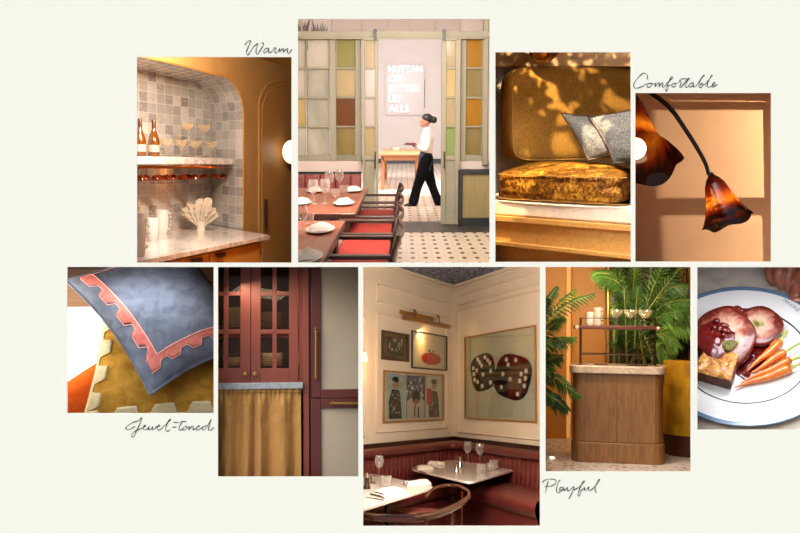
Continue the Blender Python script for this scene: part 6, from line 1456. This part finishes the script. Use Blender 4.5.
    mbb = MB(fr).set(W(tp(737, 309, 15)), M, False); mbb.ball((0, 0, 0), 4.5, 14, (1.2, 1, .8)); mbb.ball((5, -2, -1), 3.5, 12); mbb.ball((9, -9, -2), 3, 12, (1, 1.6, .8)); mbb.build('cherry', cm, T, smooth=180)
    mbb = MB(fr).set(W(tp(728, 344, 20)), M, False)
    mbb.grid(lambda u, v: ((lambda t, q: (9.5 * u * q * math.cos(t), 7 * u * q * math.sin(t), 3.2 * (1 - u ** 3) - 1 + 1.4 * vnoise(u * 7 * math.cos(t), u * 7 * math.sin(t), 9)))(2 * PI * v, 1 + .2 * math.sin(3 * 2 * PI * v))), 14, 48, closev=True)
    tag(mbb.build('herb_stuffing', mat('green herb stuffing', '3E3A10', c2='7A7428', vs=70, rough=.5, bump=.5, bs=150, bd=.003), smooth=180, fixn=False), 'clump of green herb stuffing on the front meat slice above the golden bake', 'stuffing')
    # square of savoury bake
    top = NT('golden crusty bake'); co_ = top.coords(); n = top.noise(co_, 32, 6, .65, .6); top.link(top.ramp(n, [(.3, '6A300E'), (.42, 'A8641F'), (.54, 'D0903C'), (.68, 'E8C07C')]), top.b.inputs['Base Color']); top.bump(n, .7, .006); top = top.fin(rough=.4, coat=.2)
    sd = mat('browned bake side', '2E1408', c2='7A4316', vs=36, rough=.5, bump=.5, bs=80, bd=.003)
    hb = 15; q = [tp(708, 345, hb), tp(739, 353, hb), tp(730.5, 380.5, hb), tp(690, 369, hb)]
    T = thing(fr, 'savoury_bake_square', 'square piece of golden brown savoury bake at the front of the plate', 'bake', W(tp(715, 375, 0)))
    def bl(u, v, z): return q[0].lerp(q[1], u).lerp(q[3].lerp(q[2], u), v) + V((0, 0, z))
    B().grid(lambda u, v: bl(u, v, 1.6 * vnoise(u * 5, v * 5) + 1.0 - 2.2 * (max(abs(2 * u - 1), abs(2 * v - 1)) ** 8)), 40, 40).build('crust', top, T, smooth=180, fixn=False)
    per = [(k_ / 20, 0) for k_ in range(20)] + [(1, k_ / 20) for k_ in range(20)] + [(1 - k_ / 20, 1) for k_ in range(20)] + [(0, 1 - k_ / 20) for k_ in range(20)]
    def side(u, v):
        a, b = per[int(round(v * 80)) % 80]; p = bl(a, b, 0); p.z = -1 + (hb + .2 - 1.2 + 1 + 1.6 * vnoise(a * 5, b * 5)) * u; c = (q[0] + q[2]) / 2; d = V((p.x - c.x, p.y - c.y, 0)) * (.035 * vnoise(u * 4, v * 40) + .04 * math.sin(PI * u)); return p + d
    B().grid(side, 12, 80, closev=True).build('side', sd, T, smooth=180, fixn=False)
    # carrots with their green tops
    car = mat('glazed carrot', 'C8560F', c2='DC7A24', vs=40, rough=.22, coat=.5, bump=.25, bs=150, bd=.002); gr = mat('carrot stalk', '8E9A3A', c2='B8B860', vs=60, rough=.4)
    for (x0, y0, x1, y1, r_, h, sx, sy, lab) in ((747, 371, 780, 342, 4.6, 9, 787, 331, 'glazed carrot nearest the meat, highest on the plate'), (750, 374, 785, 352, 4.3, 8, 802, 342, 'glazed carrot second from the meat'),
                                                 (741, 383, 790, 360.5, 4.2, 6, 806, 356, 'glazed carrot third from the meat'), (735, 387.5, 790, 369, 5.0, 4.5, 806, 361, 'glazed carrot nearest the front rim of the plate')):
        a, b = tp(x0, y0, h * .6), tp(x1, y1, h); T = thing(fr, 'carrot', lab, 'carrot', W((a + b) / 2), 'glazed carrots on the plate'); pts = [a.lerp(b, i / 16) + V((0, .8 * math.sin(i * .5 + x0), 0)) for i in range(17)]
        B().tube(pts, [r_ * k * (.12 + .88 * (1 - (1 - i / 16) ** 1.6)) * (1 + .05 * math.sin(i * 2.1)) * (.8 if i == 16 else 1) for i in range(17)], 16).build('root', car, T, smooth=180)
        c = tp(sx, sy, h + 1); B().tube([b - (b - a).normalized() * .5, b.lerp(c, .4) + V((0, 0, 1)), c], [1.9, 1.4, 1.5], 8).build('stalk', gr, T)
    # herb sprig
    c = tp(783, 333, 6); mb = B()
    for i in range(9):
        t = i * .7; mb.tube([c, c + V((4 * math.cos(t), 6 * math.sin(t) + 2, 1.5)), c + V((7 * math.cos(t + .3), 9 * math.sin(t + .3) + 3, 0))], [.35, .3, .15], 6)
    tag(mb.build('herb_sprig', gr), 'small green herb sprig between the meat and the carrots', 'herb')
    # the hand holding the rim
    skin = mat('brown skin', '6E3A28', c2='8A4C36', vs=30, rough=.45, sss=.15, bump=.15, bs=300)
    T = thing(fr, 'person', 'hand of a person holding the far right rim of the white plate', 'person', W(tp(790, 290, 4)))
    mb = B()
    th = [tp(811, 238, 34), tp(804, 258, 27), tp(799, 278, 17), tp(797, 292, 10), tp(796, 301, 6.5)]
    mb.tube(bez(th, 4), [11, 10.8, 10.5, 10, 9.4, 9, 9, 9.2, 9.3, 9, 8.8, 8.6, 8.4, 8, 7.4, 6, 3.2], 14)
    for (a, b, c_, d, e) in ((tp(795, 225, 30), tp(776, 250, 30), tp(771, 272, 20), tp(773.5, 281, 8), tp(775, 286, 3)), (tp(806, 225, 34), tp(790, 248, 36), tp(779, 272, 26), tp(781.5, 284, 10), tp(782.5, 290, 3)), (tp(815, 228, 34), tp(800, 250, 38), tp(789, 274, 24), tp(790, 288, 8), tp(790, 293, 2))):
        mb.tube(bez([a, b, c_, d, e], 4), [9, 9, 8.6, 8.2, 8, 7.6, 7.4, 7.4, 7.4, 7, 6.6, 6.3, 6, 5.6, 5.2, 4.6, 2.5], 12)
    mb.ball(tp(806, 232, 34), 24, 20, (1.2, .9, .7))
    flesh(mb, 'hand', skin, T, .9, 3)
    mb = B(tp(797.2, 299.5, 13.5), rotz(.1) @ rotx(-.5)); mb.lathe([(0, 1.3), (1.8, 1.1), (3.3, .5), (3.9, -.4)], 20, sq=1.3); mb.build('nail', mat('pale fingernail', 'D9A08C', rough=.25, coat=.4), T)
    light(fr, (10, 30, 60), (-10, 100, -20), 100, 4.2, 'F6F6FF', size2=30)
dish()
for _o in _keep:
    if '_o' in _o: del _o['_o']
for _o in bpy.data.objects:
    if '_o' in _o: del _o['_o']
